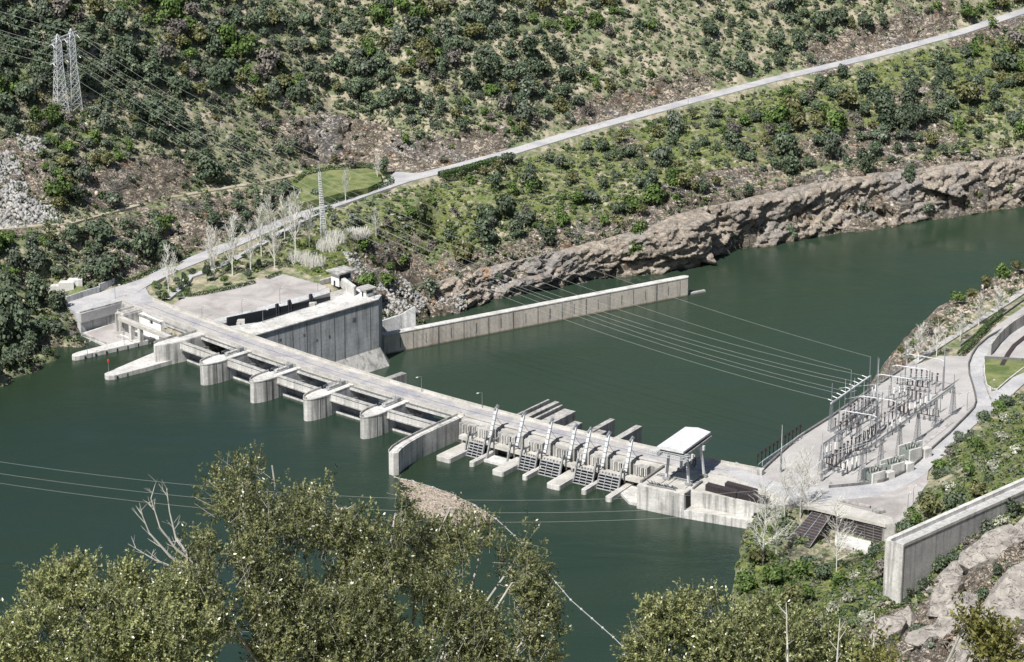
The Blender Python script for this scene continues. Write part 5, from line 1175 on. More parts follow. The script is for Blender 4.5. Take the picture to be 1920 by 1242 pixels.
for k,(x,y) in enumerate([(290,535),(300,541),(312,535),(325,545),(340,540),(330,527),(350,530),(345,520),(298,552),(310,556),(336,556),(360,512)]):
    shrub(x,y+4,random.uniform(1.5,2.3),'f_dark' if k%3 else 'f_green','%s shrub in the bed inside the road curve, %s'%('dark' if k%3 else 'fresh green',['at its left tip','upper left','top middle','centre left','right by the path','upper centre','upper right','far top right','lower left','bottom edge','bottom right','at the far upper corner'][k]),group='shrubs in the curved bed',z=9.1)
# silvery reed clump
m_=MB(); g=random.Random(3)
for k in range(420):
    a=g.uniform(0,6.28); q=g.random()**.5; b=Vector((math.cos(a)*q*5,math.sin(a)*q*3,0)); m_.tube(b,b+Vector((math.cos(a)*q*2+g.uniform(-1,1),math.sin(a)*q*1.4,g.uniform(2.5,5.2))),.11,.05,3)
p=T1(668,455); t=obj('reed_clump',m_,MT['barkp']); t.location=(p[0],p[1],p[2]-.4); tag(t,'pale silvery clump of tall reeds on the green slope below the road','reeds')
for k,(x,y) in enumerate([(560,495),(590,500),(612,470),(628,455)]):
    m_=MB()
    for j in range(220):
        a=g.uniform(0,6.28); q=g.random()**.5; b=Vector((math.cos(a)*q*4.5,math.sin(a)*q*3,0)); m_.tube(b,b+Vector((g.uniform(-1.5,1.5),g.uniform(-1,1),g.uniform(3,6.5))),.08,.04,3)
    p=T1(x,y); o=obj('cane_thicket',m_,MT['barkp']); o.location=(p[0],p[1],p[2]-.4); tag(o,['pale cane thicket at the left foot of the lattice mast slope','pale canes just below the lattice mast','pale cane thicket right of the lattice mast foot','pale canes on the slope by the garden path top'][k],'canes','cane thickets on the slope')
# ================= PYLONS, WIRES, SWITCHYARD =================
def lattice(mb_,base,top,wb,wt,n,r=.1,rot=.6):
    b=np.array(base,float); t=np.array(top,float); c,s=math.cos(rot),math.sin(rot)
    def ring(k):
        f=k/n; w_=(wb+(wt-wb)*f)/2; p=b+(t-b)*f; return [p+np.array([c*x*w_-s*y*w_,s*x*w_+c*y*w_,0]) for x,y in ((-1,-1),(1,-1),(1,1),(-1,1))]
    R_=[ring(k) for k in range(n+1)]
    for k in range(n):
        for i in range(4):
            j=(i+1)%4; mb_.beam(R_[k][i],R_[k+1][i],r*1.6); mb_.beam(R_[k][i],R_[k+1][j],r); mb_.beam(R_[k][j],R_[k+1][i],r)
            if k: mb_.beam(R_[k][i],R_[k][j],r)
def at_px(px,py,base):   # height such that the sighting px,py meets the vertical through base
    lo,hi=base[2],base[2]+90
    for _ in range(40):
        m=(lo+hi)/2; y=Pj(base[0],base[1],m)[1]
        if y>py: lo=m
        else: hi=m
    return lo
py_=thing('transmission_pylon','grey lattice transmission pylon with two legs and crossbeams on the upper left hillside','pylon',tuple(T1(126,214)),None)
LEG=[]
for x,y,yt,wb in ((115,217,64,5.6),(140,207,54,5.4)):
    b=T1(x,y); zt=at_px(x,yt,b); m_=MB(); hh=zt-b[2]; lattice(m_,b,(b[0],b[1],b[2]+hh*.62),wb,2.9,7,.15); lattice(m_,(b[0],b[1],b[2]+hh*.62),(b[0],b[1],b[2]+hh*.9),2.9,2.6,5,.14); lattice(m_,(b[0],b[1],b[2]+hh*.9),(b[0],b[1],zt),2.6,.2,2,.14)
    obj('leg',m_,MT['paleSteel'],py_); LEG.append((b,hh))
(b1_,h1),(b2_,h2)=LEG
for f in (.9,.66):
    m_=MB(); p=np.array([b1_[0],b1_[1],b1_[2]+h1*f]); q=np.array([b2_[0],b2_[1],b2_[2]+h2*f]); d=(q-p)/np.linalg.norm(q-p); p2=p-d*3.2; q2=q+d*3.2
    for dz in (0,1.6): m_.beam(p2+[0,0,dz],q2+[0,0,dz],.38)
    for k in range(9): m_.beam(p2+(q2-p2)*k/9,p2+(q2-p2)*(k+1)/9+[0,0,1.4 ],.14); m_.beam(p2+(q2-p2)*(k+1)/9,p2+(q2-p2)*(k)/9+[0,0,1.4 ],.14)
    obj('cross_arm',m_,MT['paleSteel'],py_)
    m_=MB()
    for e in (p2,(p+q)/2,q2): m_.tube(e,e+np.array([1.6,-1.8,-1.2]),.14); m_.tube(e,e+np.array([-1.6,1.8,-1.2]),.14)
    obj('insulator_string',m_,MT['white'],py_)
b=U(608,448,11.); zt=at_px(590,302,b)
ms=thing('lattice_mast','slender lattice mast with ladder rungs standing among poplars below the lawn','mast',tuple(b))
m_=MB(); lattice(m_,b,(b[0]-1.5,b[1],zt-5),2.6,.9,16,.12,.2); m_.beam((b[0]-1.5,b[1],zt-5),(b[0]-1.6,b[1],zt),.18); obj('mast_shaft',m_,MT['paleSteel'],ms)
m_=MB()
for k in range(0,26): z=b[2]+1+k*(zt-b[2]-8)/26; x=b[0]-1.5*k/26; m_.beam((x-1.1+k*.02,b[1]-1.1,z),(x+1.1-k*.02,b[1]-1.1,z),.16)
obj('rung',m_,MT['white'],ms)
# ---- wires ----
def wire(p,q,sag,r=.055,n=26,label=None,group=None,name='power_line'):
    p=np.array(p,float);q=np.array(q,float); V=[];Fc=[]; pr_=None; m_=MB(); L_=[p+(q-p)*k/n-np.array([0,0,4*sag*(k/n)*(1-k/n)]) for k in range(n+1)]
    d=q-p; s_=np.array([-d[1],d[0],0]); s_/=np.linalg.norm(s_)+1e-9
    for k,c in enumerate(L_):
        V+=[c+s_*r,c-s_*r*.5+np.array([0,0,r*.87]),c-s_*r*.5-np.array([0,0,r*.87])]
        if k: a=3*k; Fc+=[(a-3,a-2,a+1,a),(a-2,a-1,a+2,a+1),(a-1,a-3,a,a+2)]
    m_.add(V,Fc); return tag(obj(name,m_,MT['wire']),label,'wire',group)
def sagfit(p,q,mx,my):   # sag so that the span passes the sighting mx,my
    best=(1e9,0)
    for sg in np.arange(-2,60,.25):
        c=[np.array(p)+(np.array(q)-np.array(p))*t-np.array([0,0,4*sg*t*(1-t)]) for t in np.linspace(.1,.9,33)]
        pr_=[Pj(*k) for k in c]; xs=[k[0] for k in pr_]; y=np.interp(mx,xs,[k[1] for k in pr_]) if xs[0]<xs[-1] else np.interp(mx,xs[::-1],[k[1] for k in pr_][::-1])
        if abs(y-my)<best[0]: best=(abs(y-my),sg)
    return best[1]
Ztop=lambda x,y,base: at_px(x,y,base)
# substation: entry gantry
SW='portal frames of the switchyard'
def vz(px,py,z): return U(px,py,z)
colA=[cbp([(612,722)])[0],cbp([(735,640)])[0],cbp([(858,545)])[0]]
t=thing('line_gantry','tall three column lattice gantry at the river edge where the valley wires land','gantry',tuple(U(*colA[1],9.05)))
tops=[]
for (x,y),yt in zip(colA,(410,325,240)):
    b=U(x,y,9.05); zt=at_px(x,600+yt/3.45,b); zb=20.5; m_=MB(); lattice(m_,b,(b[0],b[1],zb),1.6,.6,8,.065,.6); m_.beam((b[0],b[1],zb),(b[0],b[1],zt),.25); obj('column',m_,MT['steel'],t); tops.append((b[0],b[1],zt,zb))
m_=MB(); P0=np.array([tops[0][0],tops[0][1],20.3]);P1=np.array([tops[2][0],tops[2][1],20.3]); 
m_.beam(P0-(P1-P0)*.02,P1+(P1-P0)*.02,.55,.5); obj('cross_beam',m_,MT['paleSteel'],t)
m_=MB()
for k in range(9):
    e=P0+(P1-P0)*(k+.5)/9; m_.tube(e,e+np.array([-2.0,1.6,.4]),.16)
obj('insulator_string',m_,MT['white'],t)
ends=[P0+(P1-P0)*(k+.5)/9+np.array([-2.,1.6,.4]) for k in range(9)]
arm=[(np.array([b1_[0],b1_[1],b1_[2]+h1*f])*(1-u)+np.array([b2_[0],b2_[1],b2_[2]+h2*f])*u) for f in (.66,.9) for u in (-.5,.5,1.5)]
WN_=['lowest','second lowest','third lowest','fourth','fifth','third highest','second highest','highest']
for k in range(6):
    e=ends[[0,2,3,5,6,8][k]]; a=arm[k]; wire(a,e,17+.8*k,label='%s of the six conductors from the pylon to the switchyard gantry'%['lowest','second lowest','third lowest','third highest','second highest','highest'][k],group='power lines over the valley')
wire((b1_[0],b1_[1],b1_[2]+h1),(tops[1][0],tops[1][1],tops[1][2]),15,.045,label='thin earth wire from the left pylon leg to the middle gantry spike',group='power lines over the valley')
wire((b2_[0],b2_[1],b2_[2]+h2),(tops[2][0],tops[2][1],tops[2][2]),13,.045,label='thin earth wire from the right pylon leg to the farthest gantry spike',group='power lines over the valley')
OFF=U(-420,-150,150.)
for k in range(6):
    a=arm[k]; o=OFF+np.array([0,0,[-22,-18,-14,-8,-4,0][k]]); wire(a,o,4,.055,label='%s of the wires leaving the pylon to the left edge'%['lowest','second lowest','third lowest','third highest','second highest','highest'][k],group='power lines leaving the pylon')
for k,(y0,y1,my) in enumerate(((868,950,925),(890,975,948),(907,989,966))):
    p=U(-260,y0-45,60.); q=U(1560,y1-42,22.); sg=sagfit(p,q,700,my+8); wire(p,q,sg,.05,label='%s of three thin wires crossing above the reservoir'%['upper','middle','lower'][k],group='wires over the reservoir')
# portals
por=[((660,790),(905,830),'nearest'),((785,695),(1030,730),'second'),((905,550),(1155,590),'middle'),((1000,490),(1245,525),'fourth'),((1092,415),(1340,460),'farthest')]
for k,(a,b,nm) in enumerate(por):
    A1=U(*cbp([a])[0],9.05);B1=U(*cbp([b])[0],9.05); t=thing('switchyard_portal','%s of the five round pole portal frames in the switchyard'%nm,'portal',tuple((A1+B1)/2),SW)
    for j,q in enumerate((A1,B1)):
        hh=12.6; sp=[4.5,0,7,1,7][k] if j==0 else [0,0,0,0,7.5][k]
        m_=MB(); m_.tube(q,q+[0,0,hh],.24,.18,8)
        if sp: m_.tube(q+[0,0,hh],q+[0,0,hh+sp],.16,.07,5)
        obj('pole',m_,MT['steel'],t)
    m_=MB(); d=(B1-A1)/np.linalg.norm(B1-A1); m_.tube(A1+[0,0,hh-.6],A1+d*1.6+[0,0,hh],.17,.17,6); m_.tube(A1+d*1.6+[0,0,hh],B1-d*1.6+[0,0,hh],.19,.19,6); m_.tube(B1-d*1.6+[0,0,hh],B1+[0,0,hh-.6],.17,.17,6)
    obj('cross_pipe',m_,MT['paleSteel'],t)
# bus gantries: long beams on lattice columns
for k,(cols,b0,b1,lb) in enumerate(((((810,1060),(930,905),(1050,845),(1170,755),(1290,725),(1405,640)),(815,865),(1412,432),'long inner bus gantry with lattice columns beside the transformers'),(((552,1045),(670,950),(795,860),(905,740)),(556,820),(920,560),'shorter outer bus gantry on lattice columns in the switchyard middle'))):
    p0=U(*cbp([b0])[0],20.);p1=U(*cbp([b1])[0],20.); t=thing('bus_gantry',lb,'gantry',(p0[0],p0[1],9.05),'bus gantries of the switchyard')
    m_=MB(); d=(p1-p0)/np.linalg.norm(p1-p0); q=np.array([-d[1],d[0],0])*.4
    for o in (q,-q): m_.beam(p0+o,p1+o,.15)
    m_.beam(p0+[0,0,.8],p1+[0,0,.8],.2); n=int(np.linalg.norm(p1-p0)/1.6)
    for j in range(n):
        a=p0+(p1-p0)*j/n; b=p0+(p1-p0)*(j+1)/n; m_.beam(a+q,b-q,.08); m_.beam(a+q,b+[0,0,.8],.08)
    obj('lattice_beam',m_,MT['steel'],t)
    N_=len(cols)
    for j in range(N_):
        f=(j+.02)/(N_-1+.04); c=p0+(p1-p0)*f; m_=MB(); lattice(m_,(c[0],c[1],9.05),(c[0],c[1],20),2.0,.6,8,.06,.6)
        if j in (0,N_-1): m_.beam((c[0],c[1],20),(c[0],c[1],25),.16)
        obj('column',m_,MT['steel'],t)
    m_=MB()
    for j in range(N_*2-1):
        c=p0+(p1-p0)*(j+.5)/(N_*2-1); m_.tube(c,c-[0,0,1.5],.18)
    obj('insulator_string',m_,MT['insul'],t)
# tall masts
for (x,y,yt,lb) in ((1464,885.5,797,'tall plain pole near the start of the switchyard river wall'),(1540,903,812,'tall pole at the near corner of the switchyard by the road'),(1642,814.5,672,'tallest needle mast in the middle of the switchyard'),(1768,733,632,'lightning mast beside the farthest portal frame')):
    b=U(x,y,9.05); zt=at_px(x,yt,b); m_=MB(); m_.tube(b,(b[0],b[1],b[2]+(zt-b[2])*.45),.42,.32,8); 
    t=thing('lightning_mast',lb,'mast',tuple(b),'lightning masts of the switchyard'); obj('pole',m_,MT['steel'],t); m_=MB(); m_.tube((b[0],b[1],b[2]+(zt-b[2])*.45),(b[0],b[1],zt),.2,.08,6); obj('spike',m_,MT['paleSteel'],t)
SP=[((700,640),16),((760,600),14),((820,640),15),((870,700),15),((940,640),17),((985,570),15),((1035,700),16),((1070,560),14),((1120,500),15),((1185,520),14),((1210,600),15),((640,860),14),((600,900),12),((700,930),13),((760,980),12),((840,940),12),((1060,480),13),((1160,420),13),((1290,480),12),((1250,640),11),((980,760),12),((1320,600),10)]
SPL=['beside the nearest entry column','behind the second entry column','before the second portal foot','between the entry gantry and outer bus beam','tall one near the yard centre','behind the middle portal pole','beside the second portal right foot','under the fourth portal','behind the fourth portal','right of the fourth portal centre','before the middle portal right foot','at the near left corner','left of the near corner pole','inside the near corner rows','before the first transformer','between first transformer and bus beam','near the river wall far half','before the farthest portal','inside the farthest portal','behind the far transformer columns','beside the middle transformer','at the outer bus end']
for (q,hh),lb in zip(SP,SPL):
    b=U(*cbp([q])[0],9.05); t=thing('slender_post','thin grey equipment post '+lb+' in the switchyard','post',tuple(b),'slender posts of the switchyard'); m_=MB(); m_.tube(b,b+[0,0,hh*.62],.2,.15,6); obj('shaft',m_,MT['steel'],t)
    m_=MB(); m_.tube(b+[0,0,hh*.62],b+[0,0,hh],.09,.06,5); m_.beam(b+[-.8,-.5,hh*.62],b+[.8,.5,hh*.62],.14); obj('tip',m_,MT['paleSteel'],t)
# equipment posts: prototypes copied
def post_proto(kind,label):
    t=thing('insulator_post',label,'insulator',(0,0,0),'equipment posts of the switchyard'); m_=MB()
    hs={'dark':2.2,'pale':2.4,'switch':2.2}[kind]
    for x in (-.3,.3): m_.beam((x,-.25,0),(x*.6,0,hs),.14); m_.beam((x,.25,0),(x*.6,0,hs),.14)
    m_.beam((-.5,0,hs),(.5,0,hs),.3,.2); obj('support',m_,MT['steel'],t)
    m_=MB(); prof=[]; n=7
    for k in range(n): z=hs+k*.38; prof+=[(.20,z),(.34,z+.12),(.20,z+.2)]
    if kind=='switch':
        for x in (-1.1,1.1): m_.lathe((x,0,0),[(r*.8,z) for r,z in prof],7)
        m_.beam((-1.6,0,hs),(1.6,0,hs),.3,.2)
    else: m_.lathe((0,0,0),prof,8)
    obj('insulator_stack',m_,MT['insul' if kind!='pale' else 'white'],t)
    m_=MB()
    if kind=='switch': m_.beam((-1.1,0,hs+2.8),(1.1,0,hs+3.1),.12); m_.beam((0,0,hs+2.9),(.1,0,hs+4),.10)
    elif kind=='dark': m_.lathe((0,0,hs+2.7),[(.1,0),(.42,.1),(.45,.6),(.1,.8)],8)
    else: m_.lathe((0,0,hs+2.7),[(.1,0),(.22,.1),(.1,.4)],8)
    obj('terminal',m_,MT['steel' if kind!='dark' else 'insul'],t); return t
protos={}; cnt={}
rows=[(0,(640,735),(780,765),5,'dark'),(1,(690,690),(860,560),8,'dark'),(2,(730,720),(880,640),6,'switch'),(3,(840,560),(900,500),4,'pale'),(4,(1130,400),(1300,430),6,'dark'),(5,(1060,450),(1220,470),6,'switch'),(6,(1110,520),(1190,560),4,'dark'),(7,(960,690),(1110,600),7,'dark'),(8,(980,740),(1060,700),4,'pale'),(9,(570,960),(690,1000),5,'switch'),(10,(600,980),(720,880),6,'dark'),(11,(720,900),(860,860),6,'switch'),(12,(745,860),(900,770),7,'dark'),(13,(560,900),(640,880),4,'pale'),(14,(690,1010),(780,960),4,'pale'),(15,(830,810),(930,700),5,'switch'),(16,(1000,600),(1100,640),4,'switch'),(17,(1120,620),(1260,560),5,'pale'),(18,(1180,640),(1290,660),4,'switch'),(19,(1020,520),(1090,500),3,'pale')]
PLC=['at the river side of the nearest portal','along the river side below the entry gantry','between the entry gantry and nearest portal','under the middle portal beam','under the farthest portal','just before the farthest portal','right of the fourth portal foot','beside the transformer nearest the middle','in front of the middle transformer','at the near corner of the yard','behind the near corner pole','between the two bus gantries, near end','beneath the outer bus gantry','at the near river side of the yard','in front of the first transformer','between the two bus gantries, far end','between middle and fourth portals','beneath the inner bus gantry far half','at the outer side near the far columns','between entry gantry and fourth portal']
for ri,a,b,n,kind in rows:
    pa,pb=U(*cbp([a])[0],9.05),U(*cbp([b])[0],9.05)
    for j in range(n):
        p=pa+(pb-pa)*(j/(n-1)); lab='%s of the %s %s'%(ORDW[j],{'dark':'dark insulators','pale':'slim white posts','switch':'double disconnectors'}[kind],PLC[ri])
        if kind not in protos: t=post_proto(kind,lab); protos[kind]=t
        else:
            t=protos[kind].copy(); COL.objects.link(t)
            for ch in protos[kind].children: c=ch.copy(); COL.objects.link(c); c.parent=t
            t['label']=lab
        t.location=p; t.rotation_euler=(0,0,math.atan2(pb[1]-pa[1],pb[0]-pa[0])+(0 if kind=='switch' else .3)); t.scale=(1,1,random.uniform(.92,1.1))
# busbars strung between rows
for k,(a,b,h) in enumerate([((640,735),(905,560),7.6),((655,745),(925,570),7.6),((745,860),(1100,600),7.8),((760,870),(1115,610),7.8),((570,960),(860,860),6.6),((580,975),(880,870),6.6),((1060,450),(1300,430),7.),((1065,460),(1290,450),7.),((660,595),(1245,530),11),((700,650),(1150,560),10)]):
    m_=MB(); p=U(*cbp([a])[0],9.05)+[0,0,h-1.5]; q=U(*cbp([b])[0],9.05)+[0,0,h-1.5]; m_.tube(p,q,.10,.10,5)
    tag(obj('busbar',m_,MT['paleSteel']),'%s of the pale busbars strung over the switchyard equipment, counted from its near corner'%ORDW[k],'busbar','busbars of the switchyard')
for k,(a,b) in enumerate([((740,1000),(960,850)),((930,640),(1180,470)),((620,1060),(560,1010)),((1170,840),(1400,660)),((1320,450),(1450,480))]):
    m_=MB(); p=U(*cbp([a])[0],9.04); q=U(*cbp([b])[0],9.04); d=(q-p); n=np.array([-d[1],d[0],0])/np.linalg.norm(d)*.7; m_.add([p+n,p-n,q-n,q+n,p+n+[0,0,.14],p-n+[0,0,.14],q-n+[0,0,.14],q+n+[0,0,.14]],[(0,1,2,3),(7,6,5,4),(0,4,5,1),(1,5,6,2),(2,6,7,3),(3,7,4,0)][0:]); 
    tag(obj('cable_duct',m_,MT['conc']),'%s of the concrete cable duct covers laid on the switchyard gravel'%ORDW[k],'duct','cable ducts in the yard')
# transformers
for k,((x,y),lb) in enumerate((((885,1035),'nearest of the three walled transformers with fanned bushings'),((1010,985),'middle of the three walled transformers with fanned bushings'),((1125,895),'farthest of the three walled transformers with fanned bushings'))):
    b=U(*cbp([(x,y)])[0],9.05); t=thing('transformer',lb,'transformer',tuple(b),'walled transformers of the switchyard')
    u=np.array([.80,.6,0]); v=np.array([.6,-.8,0]); Z_=np.array([0,0,1.])
    def bx(c0,c1,d0,d1,z0,z1): return MB().prism([(b+u*p+v*q)[:2] for p,q in ((c0,d0),(c1,d0),(c1,d1),(c0,d1))],9.05+z0,9.05+z1)
    hgt=3.9+.4*k
    obj('fire_wall',bx(-3.2,3.0,2.6,3.2,0,hgt),MT['conc_pale'],t); obj('fire_wall',bx(-3.2,3.0,-3.2,-2.6,0,hgt),MT['conc_pale'],t)
    obj('fire_wall',bx(4.0,7.4,1.2,3.6,0,hgt-1.2),MT['conc_pale'],t); obj('fire_wall',bx(4.2,7.0,-1.4,-.9,0,hgt+.4),MT['conc_pale'],t)
    obj('tank',bx(-2.4,2.4,-2.4,2.4,.4,hgt-.9),MT['tank'],t); m_=MB()
    for j in range(4):
        e=b+u*(-1.8+1.1*j)+Z_*(hgt-1); tip=e+u*(-1.1+.7*j)+v*(.3)+Z_*2.4; m_.tube(e,tip,.26,.12,7)
    obj('bushing',m_,MT['insul'],t)
    m_=MB(); e=b+u*2.6+Z_*(hgt+.6); m_.tube(e-v*1.6,e+v*1.6,.55,.55,8); obj('conservator',m_,MT['tank'],t)
# insulator rail along the river wall
t=thing('insulator_rack','row of black insulator posts and white trusses along the start of the river wall','rack',tuple(U(1450,870,9.05)))
a0,a1=U(*cbp([(140,935)])[0],9.05),U(*cbp([(415,745)])[0],9.05)
for j in range(12):
    p=a0+(a1-a0)*j/11; m_=MB(); m_.beam(p,p+[0,0,3.4],.25); m_.lathe(tuple(p+[0,0,3.4]),[(.3,0),(.5,.1),(.25,.3),(.5,.45),(.25,.6),(.5,.8),(.1,.95)],7); m_.beam(p+[-.7,.6,3.3],p+[.7,-.6,3.3],.25); obj('insulator_post',m_,MT['insul'],t)
    if j<11:
        r0=p+np.array([1.6,-1.4,0]); r1=a0+(a1-a0)*(j+1)/11+np.array([1.6,-1.4,0]); m_=MB(); m_.beam(r0,r0+[0,0,1.9],.18); m_.beam(r0,r1+[0,0,1.9],.16); m_.beam(r0+[0,0,1.9],r1+[0,0,1.9],.16); m_.beam(r0+[0,0,1.9],r0+[-1.4,1.2,0],.15); obj('truss',m_,MT['paleSteel'],t)
m_=MB(); m_.beam(a0+[0,0,3.9],a1+[0,0,3.9],.12); obj('busbar',m_,MT['dark'],t)
# lamps
def lamp(px_,py_,yt,z,label,arm_=1.6,ang=0):
    b=U(px_,py_,z); zt=at_px(px_,yt,b); t=thing('lamp_post',label,'lamp post',tuple(b),'lamp posts'); m_=MB(); m_.tube(b,(b[0],b[1],zt),.13,.08,6); obj('pole',m_,MT['steel'],t)
    m_=MB(); e=(b[0]+arm_*math.cos(ang),b[1]+arm_*math.sin(ang),zt+.15); m_.tube((b[0],b[1],zt),e,.07,.06,5); lh=obj('lamp_arm',m_,MT['steel'],t); m_=MB(); m_.beam(e,(e[0]+.9*math.cos(ang),e[1]+.9*math.sin(ang),zt+.1),.4,.22); obj('lamp_head',m_,MT['white'],t)
lamp(790.4,735,706.5,9.2,'lamp post on the river side of the dam road before the turbine section',ang=3.8)
lamp(904,765,736,9.2,'lamp post on the river side of the dam road above the first trash rack',ang=3.8)
lamp(454,592,564,9.05,'lamp post on the esplanade directly behind the lock slot, left one',ang=1)
lamp(525,570,542,9.05,'lamp post on the middle of the esplanade edge',ang=1)
lamp(596,547,520,9.05,'lamp post on the right end of the esplanade',ang=1)
lamp(379,598,577,9.05,'lamp post at the left corner of the esplanade by the dam road',ang=1)
lamp(216,560,536,9.05,'lamp post on the abutment yard above the retaining wall',ang=.5)
lamp(493,605,583,9.1,'lamp post on the lock block top beside the slot',ang=.5)
lamp(164,668,643,1.4,'lamp post near the tip of the outer long jetty',ang=1)
lamp(233,648,627,1.4,'lamp post at the root of the long jetty on the platform',ang=1)
lamp(702,560,541,9.1,'lamp post at the outer corner of the lock block',ang=.5)
lamp(1290,202,182,22.6,'lamp post beside the road halfway up the hill',ang=1)
lamp(1123,236,209,19.5,'lamp post on the uphill side of the road in front of the rock cut',ang=1)
lamp(1722,82,64,31.5,'lamp post beside the upper right stretch of road',ang=1)
lamp(1859,733,716,9.3,'lamp post at the tip of the bright green lawn',ang=1)
lamp(1813,770,738,9.1,'lamp post at the right corner of the switchyard',ang=1)
lamp(1712,945,915,9.1,'lamp post on the triangular paving by the shrub slope',ang=1)
lamp(1702,955,928,9.1,'second lamp post on the triangular paving nearest the shrub slope foot',ang=1)
t=thing('beacon','thin mast with red navigation marker at the tip of the triangular jetty','beacon',tuple(U(204,699,1.4)))
b=U(204,699,1.4); zt=at_px(204,674,b); m_=MB(); m_.tube(b,(b[0],b[1],zt),.12,.1,6); obj('pole',m_,MT['steel'],t); m_=MB(); m_.lathe((b[0],b[1],zt-1.4),[(.35,0),(.42,.2),(.42,1.1),(.2,1.4)],8); obj('lantern',m_,MT['red'],t)
# ---- floating debris and boom ----
deb=[(748,900),(775,905),(812,917),(850,930),(885,947),(908,960),(926,975),(905,984),(870,982),(845,990),(815,980),(795,972),(765,955),(778,942),(752,925),(770,918)]
dp=[U(a,b,0) for a,b in deb]; VV=[];FF=[];off=0; g=np.random.default_rng(12); base=np.array([(-1,-.5,-.5),(1,-.5,-.5),(1,.5,-.5),(-1,.5,-.5),(-1,-.5,.5),(1,-.5,.5),(1,.5,.5),(-1,.5,.5)])*.5; fc=np.array([(3,2,1,0),(4,5,6,7),(0,1,5,4),(1,2,6,5),(2,3,7,6),(3,0,4,7)])
for _ in range(16000):
    a,b=g.uniform(735,995),g.uniform(895,1055)
    if not inpoly(a+g.normal()*3,b+g.normal()*2,deb): continue
    p=U(a,b,.12); an_=g.normal(2.45,.55); L_=g.uniform(.7,4.2) if g.random()<.5 else g.uniform(.3,1.2); wd=g.uniform(.18,.6); c,s=math.cos(an_),math.sin(an_); v=base*np.array([L_,wd,.22]); v=np.stack([v[:,0]*c-v[:,1]*s,v[:,0]*s+v[:,1]*c,v[:,2]],1)+p+[0,0,g.uniform(0,.25)]; VV.append(v);FF.append(fc+off);off+=8
tag(link('driftwood_mat',np_mesh('driftwood_mat',np.concatenate(VV),np.concatenate(FF),MT['log'])),kind='stuff')
m_=MB().prism([p[:2] for p in dp],-.2,.06); tag(obj('floating_debris',m_,MT['drift']),kind='stuff')
t=thing('debris_boom','curving floating boom line with small floats holding back the driftwood','boom',tuple(U(740,894,0)))
bm=[(740,895),(775,903),(812,914),(850,928),(890,948),(930,973),(965,1005),(1000,1045),(1030,1078),(1070,1125),(1110,1160),(1150,1195),(1195,1240),(1240,1290)]
bp=[U(a,b,.1) for a,b in bm]; m_=MB()
for a,b in zip(bp[:-1],bp[1:]): m_.tube(a,b,.14,.14,5)
obj('boom_cable',m_,MT['wire'],t); fl=res([tuple(p) for p in bp],6.5)
for k,p in enumerate(fl[:40]):
    m_=MB(); m_.lathe((p[0],p[1],-.2),[(.3,0),(.42,.3),(.3,.6)],7); obj('float',m_,MT['paleSteel' if k%3 else 'walk'],t)
